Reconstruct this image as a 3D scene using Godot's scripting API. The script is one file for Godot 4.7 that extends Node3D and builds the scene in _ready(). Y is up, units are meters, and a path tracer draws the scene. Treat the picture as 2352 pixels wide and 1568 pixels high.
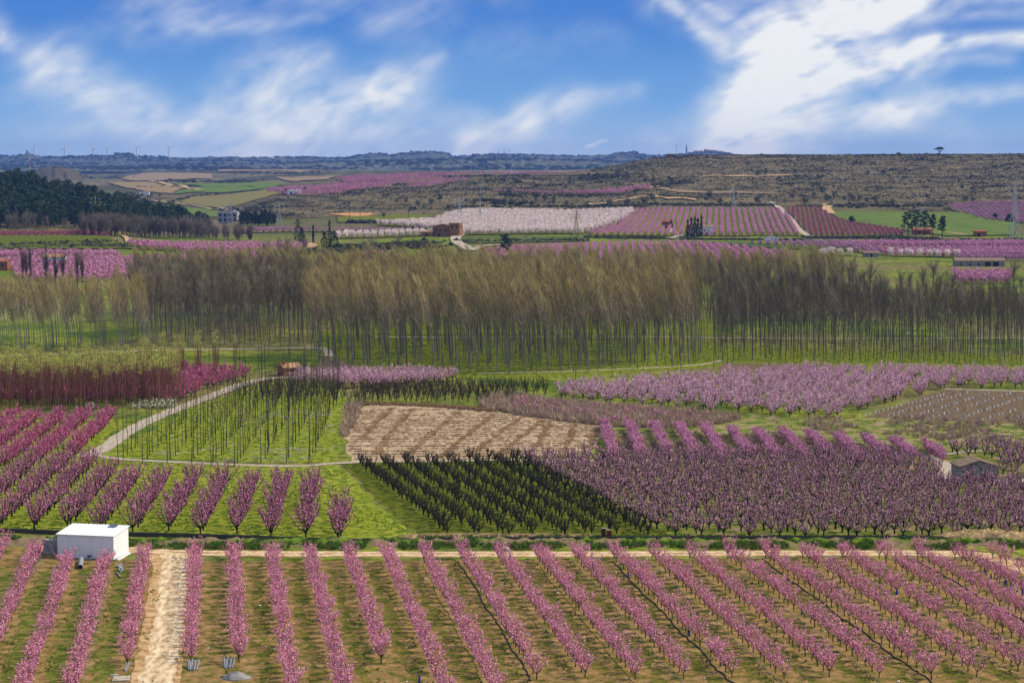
extends Node3D
# Blossoming orchards in a river plain below a mesa. Units are metres, y is up, the camera stands on a 51 m bluff and looks along -Z.

const F := 4573.0            # focal length in pixels of a picture 2352 wide
const EYE := 51.0
const PI2 := TAU
var cp := cos(atan(419.0 / 4573.0))
var sp := sin(atan(419.0 / 4573.0))
var rng := RandomNumberGenerator.new()
var used := {}
var fields := []             # footprints of fields and orchards on the far slopes, kept free of scrub

# ---------------------------------------------------------------- mesh builder
class MB:
	var v := PackedVector3Array()
	var n := PackedVector3Array()
	var c := PackedColorArray()
	var f := PackedInt32Array()
	func tri(a: Vector3, b: Vector3, d: Vector3, col: Color) -> void:
		var nn := (d - a).cross(b - a).normalized()
		var k := v.size()
		v.append(a); v.append(b); v.append(d)
		n.append(nn); n.append(nn); n.append(nn)
		c.append(col); c.append(col); c.append(col)
		f.append(k); f.append(k + 1); f.append(k + 2)
	func quad(a: Vector3, b: Vector3, d: Vector3, e: Vector3, col: Color) -> void:
		var nn := (d - a).cross(b - a).normalized()
		var k := v.size()
		v.append(a); v.append(b); v.append(d); v.append(e)
		for i in 4:
			n.append(nn); c.append(col)
		f.append(k); f.append(k + 1); f.append(k + 2)
		f.append(k); f.append(k + 2); f.append(k + 3)
	func box(t: Transform3D, s: Vector3, col: Color) -> void:   # centred on t
		var h := s * 0.5
		var p := []
		for i in 8:
			p.append(t * Vector3(h.x if i & 1 else -h.x, h.y if i & 2 else -h.y, h.z if i & 4 else -h.z))
		quad(p[4], p[6], p[7], p[5], col)
		quad(p[1], p[3], p[2], p[0], col)
		quad(p[5], p[7], p[3], p[1], col)
		quad(p[0], p[2], p[6], p[4], col)
		quad(p[6], p[2], p[3], p[7], col)
		quad(p[0], p[4], p[5], p[1], col)
	func bar(a: Vector3, b: Vector3, w: float, d: float, col: Color) -> void:
		var z := (b - a).normalized()
		var up := Vector3.UP if absf(z.y) < 0.95 else Vector3.RIGHT
		var x := up.cross(z).normalized()
		var y := z.cross(x)
		box(Transform3D(Basis(x, y, z), (a + b) * 0.5), Vector3(w, d, a.distance_to(b)), col)
	func tube(pts: Array, rad: Array, sides: int, col: Color, col2 := Color(0, 0, 0, 0)) -> void:
		var c2 := col if col2.a == 0.0 else col2
		var m := pts.size()
		var base := v.size()
		for i in m:
			var d: Vector3 = (pts[mini(i + 1, m - 1)] - pts[maxi(i - 1, 0)]).normalized()
			var up := Vector3.UP if absf(d.y) < 0.9 else Vector3.RIGHT
			var x := up.cross(d).normalized()
			var y := d.cross(x)
			var cc := col.lerp(c2, float(i) / maxf(1.0, m - 1))
			for k in sides:
				var an := TAU * k / sides
				var o := x * cos(an) + y * sin(an)
				v.append(pts[i] + o * float(rad[i])); n.append(o); c.append(cc)
		for i in m - 1:
			for k in sides:
				var a := base + i * sides + k
				var b := base + i * sides + (k + 1) % sides
				f.append(a); f.append(a + sides); f.append(b)
				f.append(b); f.append(a + sides); f.append(b + sides)
	func disc(p: Vector3, d: Vector3, r: float, sides: int, col: Color) -> void:
		var up := Vector3.UP if absf(d.y) < 0.9 else Vector3.RIGHT
		var x := up.cross(d).normalized()
		var y := d.cross(x)
		for k in sides:
			var a := TAU * k / sides
			var b := TAU * (k + 1) / sides
			tri(p, p + (x * cos(b) + y * sin(b)) * r, p + (x * cos(a) + y * sin(a)) * r, col)
	func petal(p: Vector3, s: float, r: RandomNumberGenerator, col: Color) -> void:   # one small sheet with a free turn
		var d := Vector3(r.randfn(), r.randfn(), r.randfn()).normalized()
		var x := d.cross(Vector3(r.randfn(), r.randfn(), r.randfn())).normalized() * s * 0.5
		var y := d.cross(x)
		quad(p - x - y, p - x * 0.6 + y, p + x + y * 0.7, p + x * 0.8 - y, col)
	func blob(p: Vector3, s: Vector3, r: RandomNumberGenerator, col: Color, seg := 7, rings := 4) -> void:   # an uneven lump
		var base := v.size()
		for i in rings + 1:
			var el := -0.5 * PI + PI * i / rings
			for k in seg:
				var an := TAU * k / seg
				var o := Vector3(cos(el) * cos(an), sin(el), cos(el) * sin(an))
				var q := 1.0 + r.randf_range(-0.22, 0.22)
				v.append(p + o * s * q); n.append(o); c.append(col * r.randf_range(0.85, 1.12))
		for i in rings:
			for k in seg:
				var a := base + i * seg + k
				var b := base + i * seg + (k + 1) % seg
				f.append(a); f.append(b); f.append(a + seg)
				f.append(b); f.append(b + seg); f.append(a + seg)
	func mesh(mat: Material, into: ArrayMesh = null) -> ArrayMesh:
		var am := into if into else ArrayMesh.new()
		var ar := []
		ar.resize(Mesh.ARRAY_MAX)
		ar[Mesh.ARRAY_VERTEX] = v
		ar[Mesh.ARRAY_NORMAL] = n
		ar[Mesh.ARRAY_COLOR] = c
		ar[Mesh.ARRAY_INDEX] = f
		am.add_surface_from_arrays(Mesh.PRIMITIVE_TRIANGLES, ar)
		am.surface_set_material(am.get_surface_count() - 1, mat)
		return am

# ---------------------------------------------------------------- naming
func numbered(called: String) -> String:
	var k: int = used.get(called, 0)
	used[called] = k + 1
	return called if k == 0 else "%s_%03d" % [called, k]

func tag(o: Node, label: String, category: String, group := "") -> void:
	o.set_meta("label", label)
	o.set_meta("category", category)
	if group != "":
		o.set_meta("group", group)

func thing(called: String, label: String, category: String, at := Vector3.ZERO, turn := 0.0, group := "") -> Node3D:
	var o := Node3D.new()
	o.name = numbered(called)
	add_child(o)
	o.position = at
	o.rotation.y = turn
	tag(o, label, category, group)
	return o

func part(parent: Node, called: String, m: Mesh, at := Vector3.ZERO) -> MeshInstance3D:
	var o := MeshInstance3D.new()
	o.name = called
	o.mesh = m
	parent.add_child(o, true)
	o.position = at
	return o

func structure(called: String, m: Mesh) -> MeshInstance3D:
	var o := MeshInstance3D.new()
	o.name = numbered(called)
	o.mesh = m
	add_child(o)
	o.set_meta("kind", "structure")
	return o

func ordinal(k: int) -> String:
	if k % 100 in [11, 12, 13]:
		return "%dth" % k
	return "%d%s" % [k, ["th", "st", "nd", "rd", "th", "th", "th", "th", "th", "th"][k % 10]]

# a mass too large to count: one object whose children hold the copies of each variant
func mass(called: String, variants: Array, places: Array, label := "", category := "") -> void:
	if places.is_empty():
		return
	var o := Node3D.new()
	o.name = numbered(called)
	add_child(o)
	o.set_meta("kind", "stuff")
	if label != "":
		tag(o, label, category)
	var per := []
	for i in variants.size():
		per.append([])
	for i in places.size():
		per[(i * 7 + i / 3) % variants.size()].append(places[i])
	for i in variants.size():
		if per[i].is_empty():
			continue
		var mm := MultiMesh.new()
		mm.transform_format = MultiMesh.TRANSFORM_3D
		mm.mesh = variants[i]
		mm.instance_count = per[i].size()
		for k in per[i].size():
			mm.set_instance_transform(k, per[i][k])
		var mi := MultiMeshInstance3D.new()
		mi.name = "foliage"
		mi.multimesh = mm
		mi.set_meta("kind", "stuff")
		o.add_child(mi, true)

# ---------------------------------------------------------------- places: a point of the photograph (2352 wide) to a point on the ground
func slope(py: float) -> float:
	var q := (784.0 - py) / F
	return (q * cp - sp) / (cp + q * sp)

func side(px: float, py: float) -> float:
	return ((px - 1176.0) / F) / (cp + (784.0 - py) / F * sp)

func at(px: float, py: float, d: float) -> Vector3:
	return Vector3(side(px, py) * d, EYE + slope(py) * d, -d)

func row_of(p: Vector3) -> float:      # the photograph row of a point
	var s := (p.y - EYE) / -p.z
	return 784.0 - F * (s * cp + sp) / (cp - s * sp)

func G(px: float, py: float) -> Vector3:
	var s := slope(py)
	var a := side(px, py)
	var flat := EYE / maxf(-s, 1e-5)
	if flat < 1060.0:
		return Vector3(a * flat, height(a * flat, flat), -flat)
	var d := 1000.0
	var last := d
	while d < 11000.0:
		if height(a * d, d) >= EYE + s * d:
			for i in 12:
				var m := (last + d) * 0.5
				if height(a * m, m) >= EYE + s * m: d = m
				else: last = m
			break
		last = d
		d *= 1.004
	return Vector3(a * d, height(a * d, d), -d)

func ground(p: Vector3) -> Vector3:
	return Vector3(p.x, height(p.x, -p.z), p.z)

# ---------------------------------------------------------------- terrain: columns of (distance, row of the photograph) turned into heights
const D0 := 110.0
var col_px := []
var col_h := []              # per column: Array of Vector2(distance, height)
var grid_d := PackedFloat32Array()
var grid_a0 := 0.0
var grid_da := 0.0
var grid_na := 0
var grid_h := PackedFloat32Array()
var hill_noise := FastNoiseLite.new()
var fine_noise := FastNoiseLite.new()
var cell_noise := FastNoiseLite.new()

func column(px: float, pts: Array) -> void:
	var r := []
	r.append(Vector2(0, 0)); r.append(Vector2(1030, 0))
	for p in pts:
		r.append(Vector2(p.x, EYE + slope(p.y) * p.x))
	r.append(Vector2(9000, 0.0)); r.append(Vector2(20000, 0.0))
	col_px.append(px); col_h.append(r)

func along(r: Array, d: float) -> float:
	var i := 1
	while i < r.size() - 1 and r[i].x < d:
		i += 1
	var t: float = clampf((d - r[i - 1].x) / (r[i].x - r[i - 1].x), 0.0, 1.0)
	return lerpf(r[i - 1].y, r[i].y, t)

func columns() -> void:
	var V := func(a, b): return Vector2(a, b)
	column(-700, [V.call(1140, 570), V.call(1180, 546), V.call(1260, 535), V.call(1300, 530), V.call(1450, 485), V.call(1600, 432), V.call(1700, 412), V.call(1900, 425), V.call(3500, 425)])
	column(0, [V.call(1140, 570), V.call(1180, 546), V.call(1260, 535), V.call(1300, 530), V.call(1450, 490), V.call(1600, 440), V.call(1700, 420), V.call(1900, 428), V.call(3500, 428)])
	column(200, [V.call(1140, 570), V.call(1180, 546), V.call(1260, 535), V.call(1300, 530), V.call(1450, 502), V.call(1600, 472), V.call(1680, 460), V.call(1800, 468), V.call(2600, 450), V.call(3500, 428)])
	column(270, [V.call(1140, 570), V.call(1190, 549), V.call(1260, 540), V.call(1300, 536), V.call(1450, 512), V.call(1600, 490), V.call(1680, 482), V.call(1800, 486), V.call(2600, 458), V.call(3500, 426)])
	column(350, [V.call(1150, 568), V.call(1250, 552), V.call(1400, 531), V.call(1600, 511), V.call(1700, 504), V.call(2000, 500), V.call(2400, 468), V.call(3000, 440), V.call(4000, 414), V.call(6000, 393)])
	column(500, [V.call(1150, 568), V.call(1280, 549), V.call(1450, 530), V.call(1900, 508), V.call(2100, 500), V.call(2500, 470), V.call(2900, 438), V.call(3600, 421), V.call(4500, 408), V.call(6200, 392)])
	column(650, [V.call(1150, 568), V.call(1300, 544), V.call(1500, 522), V.call(1700, 497), V.call(2050, 466), V.call(2300, 446), V.call(2900, 428), V.call(4000, 407), V.call(6000, 391)])
	column(850, [V.call(1150, 568), V.call(1250, 556), V.call(1275, 548), V.call(1400, 531), V.call(1500, 515), V.call(1650, 495), V.call(2050, 445), V.call(2150, 437), V.call(2600, 417), V.call(3300, 402), V.call(5000, 393)])
	column(1000, [V.call(1150, 568), V.call(1250, 558), V.call(1275, 546), V.call(1400, 526), V.call(1600, 492), V.call(1700, 479), V.call(2050, 440), V.call(2250, 427), V.call(2500, 408), V.call(2800, 406), V.call(3600, 400), V.call(5000, 393)])
	column(1100, [V.call(1150, 568), V.call(1255, 557), V.call(1285, 543), V.call(1400, 525), V.call(1620, 487), V.call(1700, 474), V.call(2000, 442), V.call(2100, 436), V.call(2200, 431), V.call(2500, 404), V.call(2650, 403), V.call(3600, 400), V.call(5000, 392)])
	column(1300, [V.call(1150, 568), V.call(1255, 555), V.call(1285, 542), V.call(1400, 526), V.call(1640, 486), V.call(1720, 473), V.call(1950, 443), V.call(2010, 440), V.call(2250, 426), V.call(2400, 418), V.call(2600, 402), V.call(2700, 401), V.call(3600, 399), V.call(5000, 392)])
	column(1400, [V.call(1150, 568), V.call(1265, 553), V.call(1290, 542), V.call(1400, 524), V.call(1630, 484), V.call(1720, 472), V.call(1950, 444), V.call(2020, 440), V.call(2200, 425), V.call(2350, 412), V.call(2560, 386), V.call(2660, 386)])
	column(1500, [V.call(1150, 568), V.call(1270, 550), V.call(1290, 542), V.call(1400, 521), V.call(1600, 482), V.call(1720, 463), V.call(1880, 444), V.call(2000, 430), V.call(2100, 420), V.call(2400, 388), V.call(2560, 364), V.call(2640, 363)])
	column(1580, [V.call(1150, 568), V.call(1270, 550), V.call(1290, 542), V.call(1400, 521), V.call(1590, 482), V.call(1720, 462), V.call(1900, 442), V.call(2000, 437), V.call(2050, 425), V.call(2250, 406), V.call(2420, 380), V.call(2540, 358), V.call(2640, 356)])
	column(1720, [V.call(1150, 568), V.call(1270, 550), V.call(1290, 542), V.call(1400, 521), V.call(1590, 482), V.call(1720, 462), V.call(1900, 444), V.call(2000, 440), V.call(2050, 428), V.call(2240, 407), V.call(2420, 380), V.call(2550, 358), V.call(2640, 355)])
	column(1900, [V.call(1150, 568), V.call(1280, 548), V.call(1310, 541), V.call(1420, 516), V.call(1620, 476), V.call(1720, 464), V.call(1900, 445), V.call(2050, 428), V.call(2240, 407), V.call(2420, 378), V.call(2560, 358), V.call(2640, 355)])
	column(2150, [V.call(1150, 568), V.call(1290, 549), V.call(1310, 543), V.call(1450, 517), V.call(1640, 487), V.call(1680, 478), V.call(1760, 467), V.call(1900, 450), V.call(2100, 428), V.call(2300, 400), V.call(2480, 372), V.call(2580, 356), V.call(2660, 354)])
	column(2352, [V.call(1150, 568), V.call(1290, 549), V.call(1310, 543), V.call(1400, 528), V.call(1560, 506), V.call(1720, 469), V.call(1800, 460), V.call(2000, 440), V.call(2300, 400), V.call(2480, 372), V.call(2580, 356), V.call(2660, 354)])
	column(2950, [V.call(1150, 568), V.call(1290, 549), V.call(1310, 543), V.call(1400, 528), V.call(1560, 506), V.call(1720, 469), V.call(1800, 460), V.call(2000, 440), V.call(2300, 396), V.call(2480, 364), V.call(2580, 350), V.call(2660, 349)])

func rough_height(px: float, d: float) -> float:
	var i := 1
	while i < col_px.size() - 1 and col_px[i] < px:
		i += 1
	var t: float = clampf((px - col_px[i - 1]) / (col_px[i] - col_px[i - 1]), 0.0, 1.0)
	t = lerpf(t, t * t * (3 - 2 * t), 0.5)
	var h := lerpf(along(col_h[i - 1], d), along(col_h[i], d), t)
	var x := (px - 1176.0) / F * d
	var wild := smoothstep(1640.0, 1760.0, d) * (1.0 - smoothstep(2450.0, 2560.0, d) * smoothstep(1450, 1560, px))
	if d > 1640.0:
		h += hill_noise.get_noise_2d(x, d) * 3.2 * wild + fine_noise.get_noise_2d(x, d) * 1.1 * wild
		if px > 620.0 and d < 2700.0:      # old dry-stone terraces on the slopes
			var st := 4.2
			var k := h / st + hill_noise.get_noise_2d(x * 0.6, d * 0.6 + 900.0) * 0.9
			var fr := k - floorf(k)
			h += (smoothstep(0.62, 1.0, fr) - fr) * st * 0.55 * wild * smoothstep(620.0, 760.0, px)
	# low round hill on the left, far out
	var e := Vector2((px - 132.0) / 86.0, (d - 5000.0) / 500.0).length()
	h += 27.0 * (1.0 - smoothstep(0.32, 1.0, e))
	return h

func make_grid() -> void:
	hill_noise.seed = 4; hill_noise.frequency = 0.006; hill_noise.fractal_octaves = 3
	fine_noise.seed = 9; fine_noise.frequency = 0.03; fine_noise.fractal_octaves = 2
	cell_noise.seed = 12; cell_noise.noise_type = FastNoiseLite.TYPE_CELLULAR; cell_noise.cellular_return_type = FastNoiseLite.RETURN_CELL_VALUE; cell_noise.frequency = 0.0038
	columns()
	var d := D0
	while d < 11500.0:
		grid_d.append(d)
		if d < 1100.0: d += 5.0
		elif d < 2750.0: d += 8.0
		else: d *= 1.014
	grid_a0 = (-620.0 - 1176.0) / F
	grid_da = 7.0 / F
	grid_na = 512
	grid_h.resize(grid_d.size() * grid_na)
	for j in grid_d.size():
		var dd := grid_d[j]
		for i in grid_na:
			grid_h[j * grid_na + i] = 0.0 if dd < 1031.0 else rough_height(1176.0 + (grid_a0 + i * grid_da) * F, dd)

func height(x: float, d: float) -> float:
	if d < 1035.0:
		return 0.0
	var u := clampf((x / d - grid_a0) / grid_da, 0.0, grid_na - 1.001)
	var i := int(u)
	var j := clampi(grid_d.bsearch(d) - 1, 0, grid_d.size() - 2)
	var t := clampf((d - grid_d[j]) / (grid_d[j + 1] - grid_d[j]), 0.0, 1.0)
	var k := j * grid_na + i
	var fu := u - i
	return lerpf(lerpf(grid_h[k], grid_h[k + 1], fu), lerpf(grid_h[k + grid_na], grid_h[k + grid_na + 1], fu), t)

func terrain_color(px: float, d: float, x: float, h: float) -> Color:
	var b := hill_noise.get_noise_2d(x * 1.7 + 300.0, d * 1.7)
	var s := fine_noise.get_noise_2d(x * 1.3, d * 1.3 + 500.0)
	if d < 1320.0:
		var g := Color(0.215, 0.25, 0.032)
		g = g.lerp(Color(0.09, 0.145, 0.02), clampf(0.5 + s * 1.2, 0, 1))
		return g.lerp(Color(0.21, 0.165, 0.075), clampf(0.28 + b * 1.2 + s * 0.4, 0.0, 0.75))
	var scrub := Color(0.15, 0.12, 0.066).lerp(Color(0.205, 0.16, 0.092), clampf(0.4 + b, 0, 1)).lerp(Color(0.095, 0.086, 0.043), clampf(0.3 + s, 0, 1))
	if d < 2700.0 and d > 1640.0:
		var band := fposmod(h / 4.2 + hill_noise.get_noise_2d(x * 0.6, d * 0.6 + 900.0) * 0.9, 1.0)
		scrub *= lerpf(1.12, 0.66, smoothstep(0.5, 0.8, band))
	if Vector2((px - 132.0) / 90.0, (d - 5000.0) / 520.0).length() < 1.0:
		return scrub * 0.7
	if px < 640.0 and d > 1900.0 or px < 1440.0 and d > 3000.0:
		var v := cell_noise.get_noise_2d(x * 0.8, d * 0.32)
		var field := Color(0.12, 0.16, 0.045)
		if v < -0.45: field = Color(0.30, 0.22, 0.12)
		elif v < 0.0: field = Color(0.19, 0.17, 0.09)
		elif v < 0.35: field = Color(0.075, 0.08, 0.05)
		return scrub.lerp(field, smoothstep(2400.0, 3400.0, d) * 0.9)
	if d < 1640.0 and px > 560.0:
		return Color(0.12, 0.15, 0.035).lerp(scrub, clampf(0.5 + b, 0, 1))
	return scrub

func make_terrain(mat: Material) -> void:
	var m := MB.new()
	var nd := grid_d.size()
	for j in nd:
		var d := grid_d[j]
		for i in grid_na:
			var a := grid_a0 + i * grid_da
			var x := a * d
			m.v.append(Vector3(x, grid_h[j * grid_na + i], -d))
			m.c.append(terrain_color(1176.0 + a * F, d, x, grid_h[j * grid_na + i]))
	m.n.resize(m.v.size())
	for j in nd:
		for i in grid_na:
			var i0 := maxi(i - 1, 0); var i1 := mini(i + 1, grid_na - 1)
			var j0 := maxi(j - 1, 0); var j1 := mini(j + 1, nd - 1)
			var e := m.v[j * grid_na + i1] - m.v[j * grid_na + i0]
			var g := m.v[j1 * grid_na + i] - m.v[j0 * grid_na + i]
			m.n[j * grid_na + i] = e.cross(g).normalized()
	for j in nd - 1:
		for i in grid_na - 1:
			var k := j * grid_na + i
			m.f.append(k); m.f.append(k + grid_na); m.f.append(k + 1)
			m.f.append(k + 1); m.f.append(k + grid_na); m.f.append(k + grid_na + 1)
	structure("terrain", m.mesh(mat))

# ---------------------------------------------------------------- sheets that lie on the ground
func outline(pts: Array) -> PackedVector2Array:          # photograph points to a footprint (x, z)
	var r := PackedVector2Array()
	for p in pts:
		var g := G(p.x, p.y)
		r.append(Vector2(g.x, g.z))
	return r

func rag(poly: PackedVector2Array, step: float, amount: float) -> PackedVector2Array:   # a border that is not ruled
	var r := PackedVector2Array()
	for i in poly.size():
		var a := poly[i]
		var b := poly[(i + 1) % poly.size()]
		var k := maxi(1, int(a.distance_to(b) / step))
		for t in k:
			var p := a.lerp(b, float(t) / k)
			r.append(p + Vector2(fine_noise.get_noise_2d(p.x * 9.0, p.y * 9.0), fine_noise.get_noise_2d(p.y * 9.0, p.x * 9.0 + 77.0)) * amount * 2.0)
	return r

func sheet(called: String, poly: PackedVector2Array, mat: Material, lift: float, col := Color.WHITE) -> void:
	var m := MB.new()
	var lo := poly[0]
	var hi := poly[0]
	for p in poly:
		lo = lo.min(p); hi = hi.max(p)
	var pieces := []
	if lo.y > -1030.0 and hi.y > -1035.0 and -lo.y < 1035.0:
		pieces = [poly]
	else:
		var c := 14.0 if -hi.y < 2300.0 else 40.0
		var y := floorf(lo.y / c) * c
		while y < hi.y:
			var x := floorf(lo.x / c) * c
			while x < hi.x:
				pieces.append_array(Geometry2D.intersect_polygons(poly, PackedVector2Array([Vector2(x, y), Vector2(x + c, y), Vector2(x + c, y + c), Vector2(x, y + c)])))
				x += c
			y += c
	for q in pieces:
		var t := Geometry2D.triangulate_polygon(q)
		var k := m.v.size()
		for p in q:
			var d: float = -p.y
			m.v.append(Vector3(p.x, height(p.x, d) + lift + (0.0 if d < 1030.0 else 0.00028 * d), p.y))
			m.n.append(Vector3.UP)
			m.c.append(col)
		for i in range(0, t.size(), 3):
			var a: Vector2 = q[t[i]]; var b: Vector2 = q[t[i + 1]]; var e: Vector2 = q[t[i + 2]]
			var turn := (b - a).cross(e - a)
			m.f.append(k + t[i])
			m.f.append(k + (t[i + 1] if turn > 0 else t[i + 2]))
			m.f.append(k + (t[i + 2] if turn > 0 else t[i + 1]))
	if m.f.size():
		structure(called, m.mesh(mat))

func strip(pts: Array, widths: Array) -> PackedVector2Array:   # footprint of a path along world points (x, z)
	var l := PackedVector2Array()
	var r := PackedVector2Array()
	var n := pts.size()
	for i in n:
		var d: Vector2 = (pts[mini(i + 1, n - 1)] - pts[maxi(i - 1, 0)]).normalized()
		var s := Vector2(-d.y, d.x) * float(widths[mini(i, widths.size() - 1)]) * 0.5
		l.append(pts[i] + s)
		r.append(pts[i] - s)
	r.reverse()
	l.append_array(r)
	return l

func smooth(pts: Array, step: float) -> Array:
	var c := Curve3D.new()
	for i in pts.size():
		var d: Vector2 = (pts[mini(i + 1, pts.size() - 1)] - pts[maxi(i - 1, 0)]) * 0.18
		c.add_point(Vector3(pts[i].x, 0, pts[i].y), Vector3(-d.x, 0, -d.y), Vector3(d.x, 0, d.y))
	var n := maxi(2, int(c.get_baked_length() / step))
	var r := []
	for i in n + 1:
		var p := c.sample_baked(c.get_baked_length() * i / n, true)
		r.append(Vector2(p.x, p.z))
	return r

func path(called: String, pts: Array, w: float, mat: Material, lift: float, ragged := 0.25) -> void:
	var q := smooth(Array(outline(pts)), 2.5 if w < 6 and -G(pts[0].x, pts[0].y).z < 1030.0 else 12.0)
	var poly := strip(q, [w])
	sheet(called, rag(poly, 1e9, ragged), mat, lift)

# trees in rows inside a footprint; returns [place, row number, number in its row counted from the near end]
func rows(poly: PackedVector2Array, vp: float, spacing: float, step: float, jitter := 0.25, ref := Vector2.INF) -> Array:
	var dir := Vector2((vp - 1176.0) / F, -1.0).normalized()
	var nor := Vector2(-dir.y, dir.x)
	var o := poly[0] if ref == Vector2.INF else ref
	var lo := Vector2(1e9, 1e9)
	var hi := -lo
	for p in poly:
		var q := Vector2((p - o).dot(nor), (p - o).dot(dir))
		lo = lo.min(q); hi = hi.max(q)
	var out := []
	var r := int(ceilf(lo.x / spacing))
	var first := r
	while r * spacing <= hi.x:
		var k := 0
		var t := lo.y + rng.randf() * step * 0.3
		while t < hi.y:
			var p := o + nor * (r * spacing) + dir * t
			if Geometry2D.is_point_in_polygon(p, poly):
				k += 1
				p += Vector2(rng.randf_range(-jitter, jitter), rng.randf_range(-jitter, jitter)) * 1.0
				out.append([Vector3(p.x, height(p.x, -p.y), p.y), r - first, k])
			t += step * rng.randf_range(0.94, 1.06)
		r += 1
	return out

func placed(p: Vector3, s0: float, s1: float) -> Transform3D:
	var s := rng.randf_range(s0, s1)
	return Transform3D(Basis(Vector3.UP, rng.randf() * TAU).scaled(Vector3(s, s * rng.randf_range(0.92, 1.08), s)), p)

# ---------------------------------------------------------------- materials
var M := {}

func plain_mat(called: String, c: Color, rough := 0.9, metal := 0.0) -> StandardMaterial3D:
	var m := StandardMaterial3D.new()
	m.resource_name = called
	m.albedo_color = c.linear_to_srgb()
	m.roughness = rough
	m.metallic = metal
	m.metallic_specular = 0.3
	M[called] = m
	return m

func leaf_mat(called: String, light := 0.25) -> StandardMaterial3D:      # colours come with the mesh
	var m := plain_mat(called, Color.WHITE, 0.95)
	m.vertex_color_use_as_albedo = true
	m.metallic_specular = 0.1
	m.cull_mode = BaseMaterial3D.CULL_DISABLED
	if light > 0.0:
		m.backlight_enabled = true
		m.backlight = Color(light, light, light)
	return m

func ramp(cols: Array, stops: Array) -> Gradient:
	var g := Gradient.new()
	var pc := PackedColorArray()
	for c in cols:
		pc.append(c.linear_to_srgb())
	g.colors = pc
	g.offsets = PackedFloat32Array(stops)
	return g

# a ground that runs through some tones; tile is the width of one repeat in metres, stretch draws it out along x or z
func ground_mat(called: String, cols: Array, stops: Array, tile: Vector3, freq: float, seed_: int, octaves := 6, size := 1024, rel := 0.0) -> StandardMaterial3D:
	var m := plain_mat(called, Color.WHITE, 0.97)
	m.metallic_specular = 0.08
	var nz := FastNoiseLite.new()
	nz.seed = seed_
	nz.frequency = freq
	nz.fractal_octaves = octaves
	nz.fractal_gain = 0.58
	var t := NoiseTexture2D.new()
	t.width = size; t.height = size
	t.seamless = true
	t.seamless_blend_skirt = 0.25
	t.noise = nz
	t.color_ramp = ramp(cols, stops)
	m.albedo_texture = t
	m.vertex_color_use_as_albedo = true
	m.uv1_triplanar = true
	m.uv1_world_triplanar = true
	m.uv1_scale = Vector3(1.0 / tile.x, 1.0 / tile.y, 1.0 / tile.z)
	if rel > 0.0:
		var nn := NoiseTexture2D.new()
		nn.width = 1024; nn.height = 1024; nn.seamless = true
		nn.as_normal_map = true
		nn.bump_strength = 8.0
		var n2 := FastNoiseLite.new()
		n2.seed = seed_ + 31
		n2.frequency = 0.02
		n2.fractal_octaves = 5
		n2.fractal_gain = 0.65
		nn.noise = n2
		m.normal_enabled = true
		m.normal_texture = nn
		m.normal_scale = rel
	return m

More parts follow.
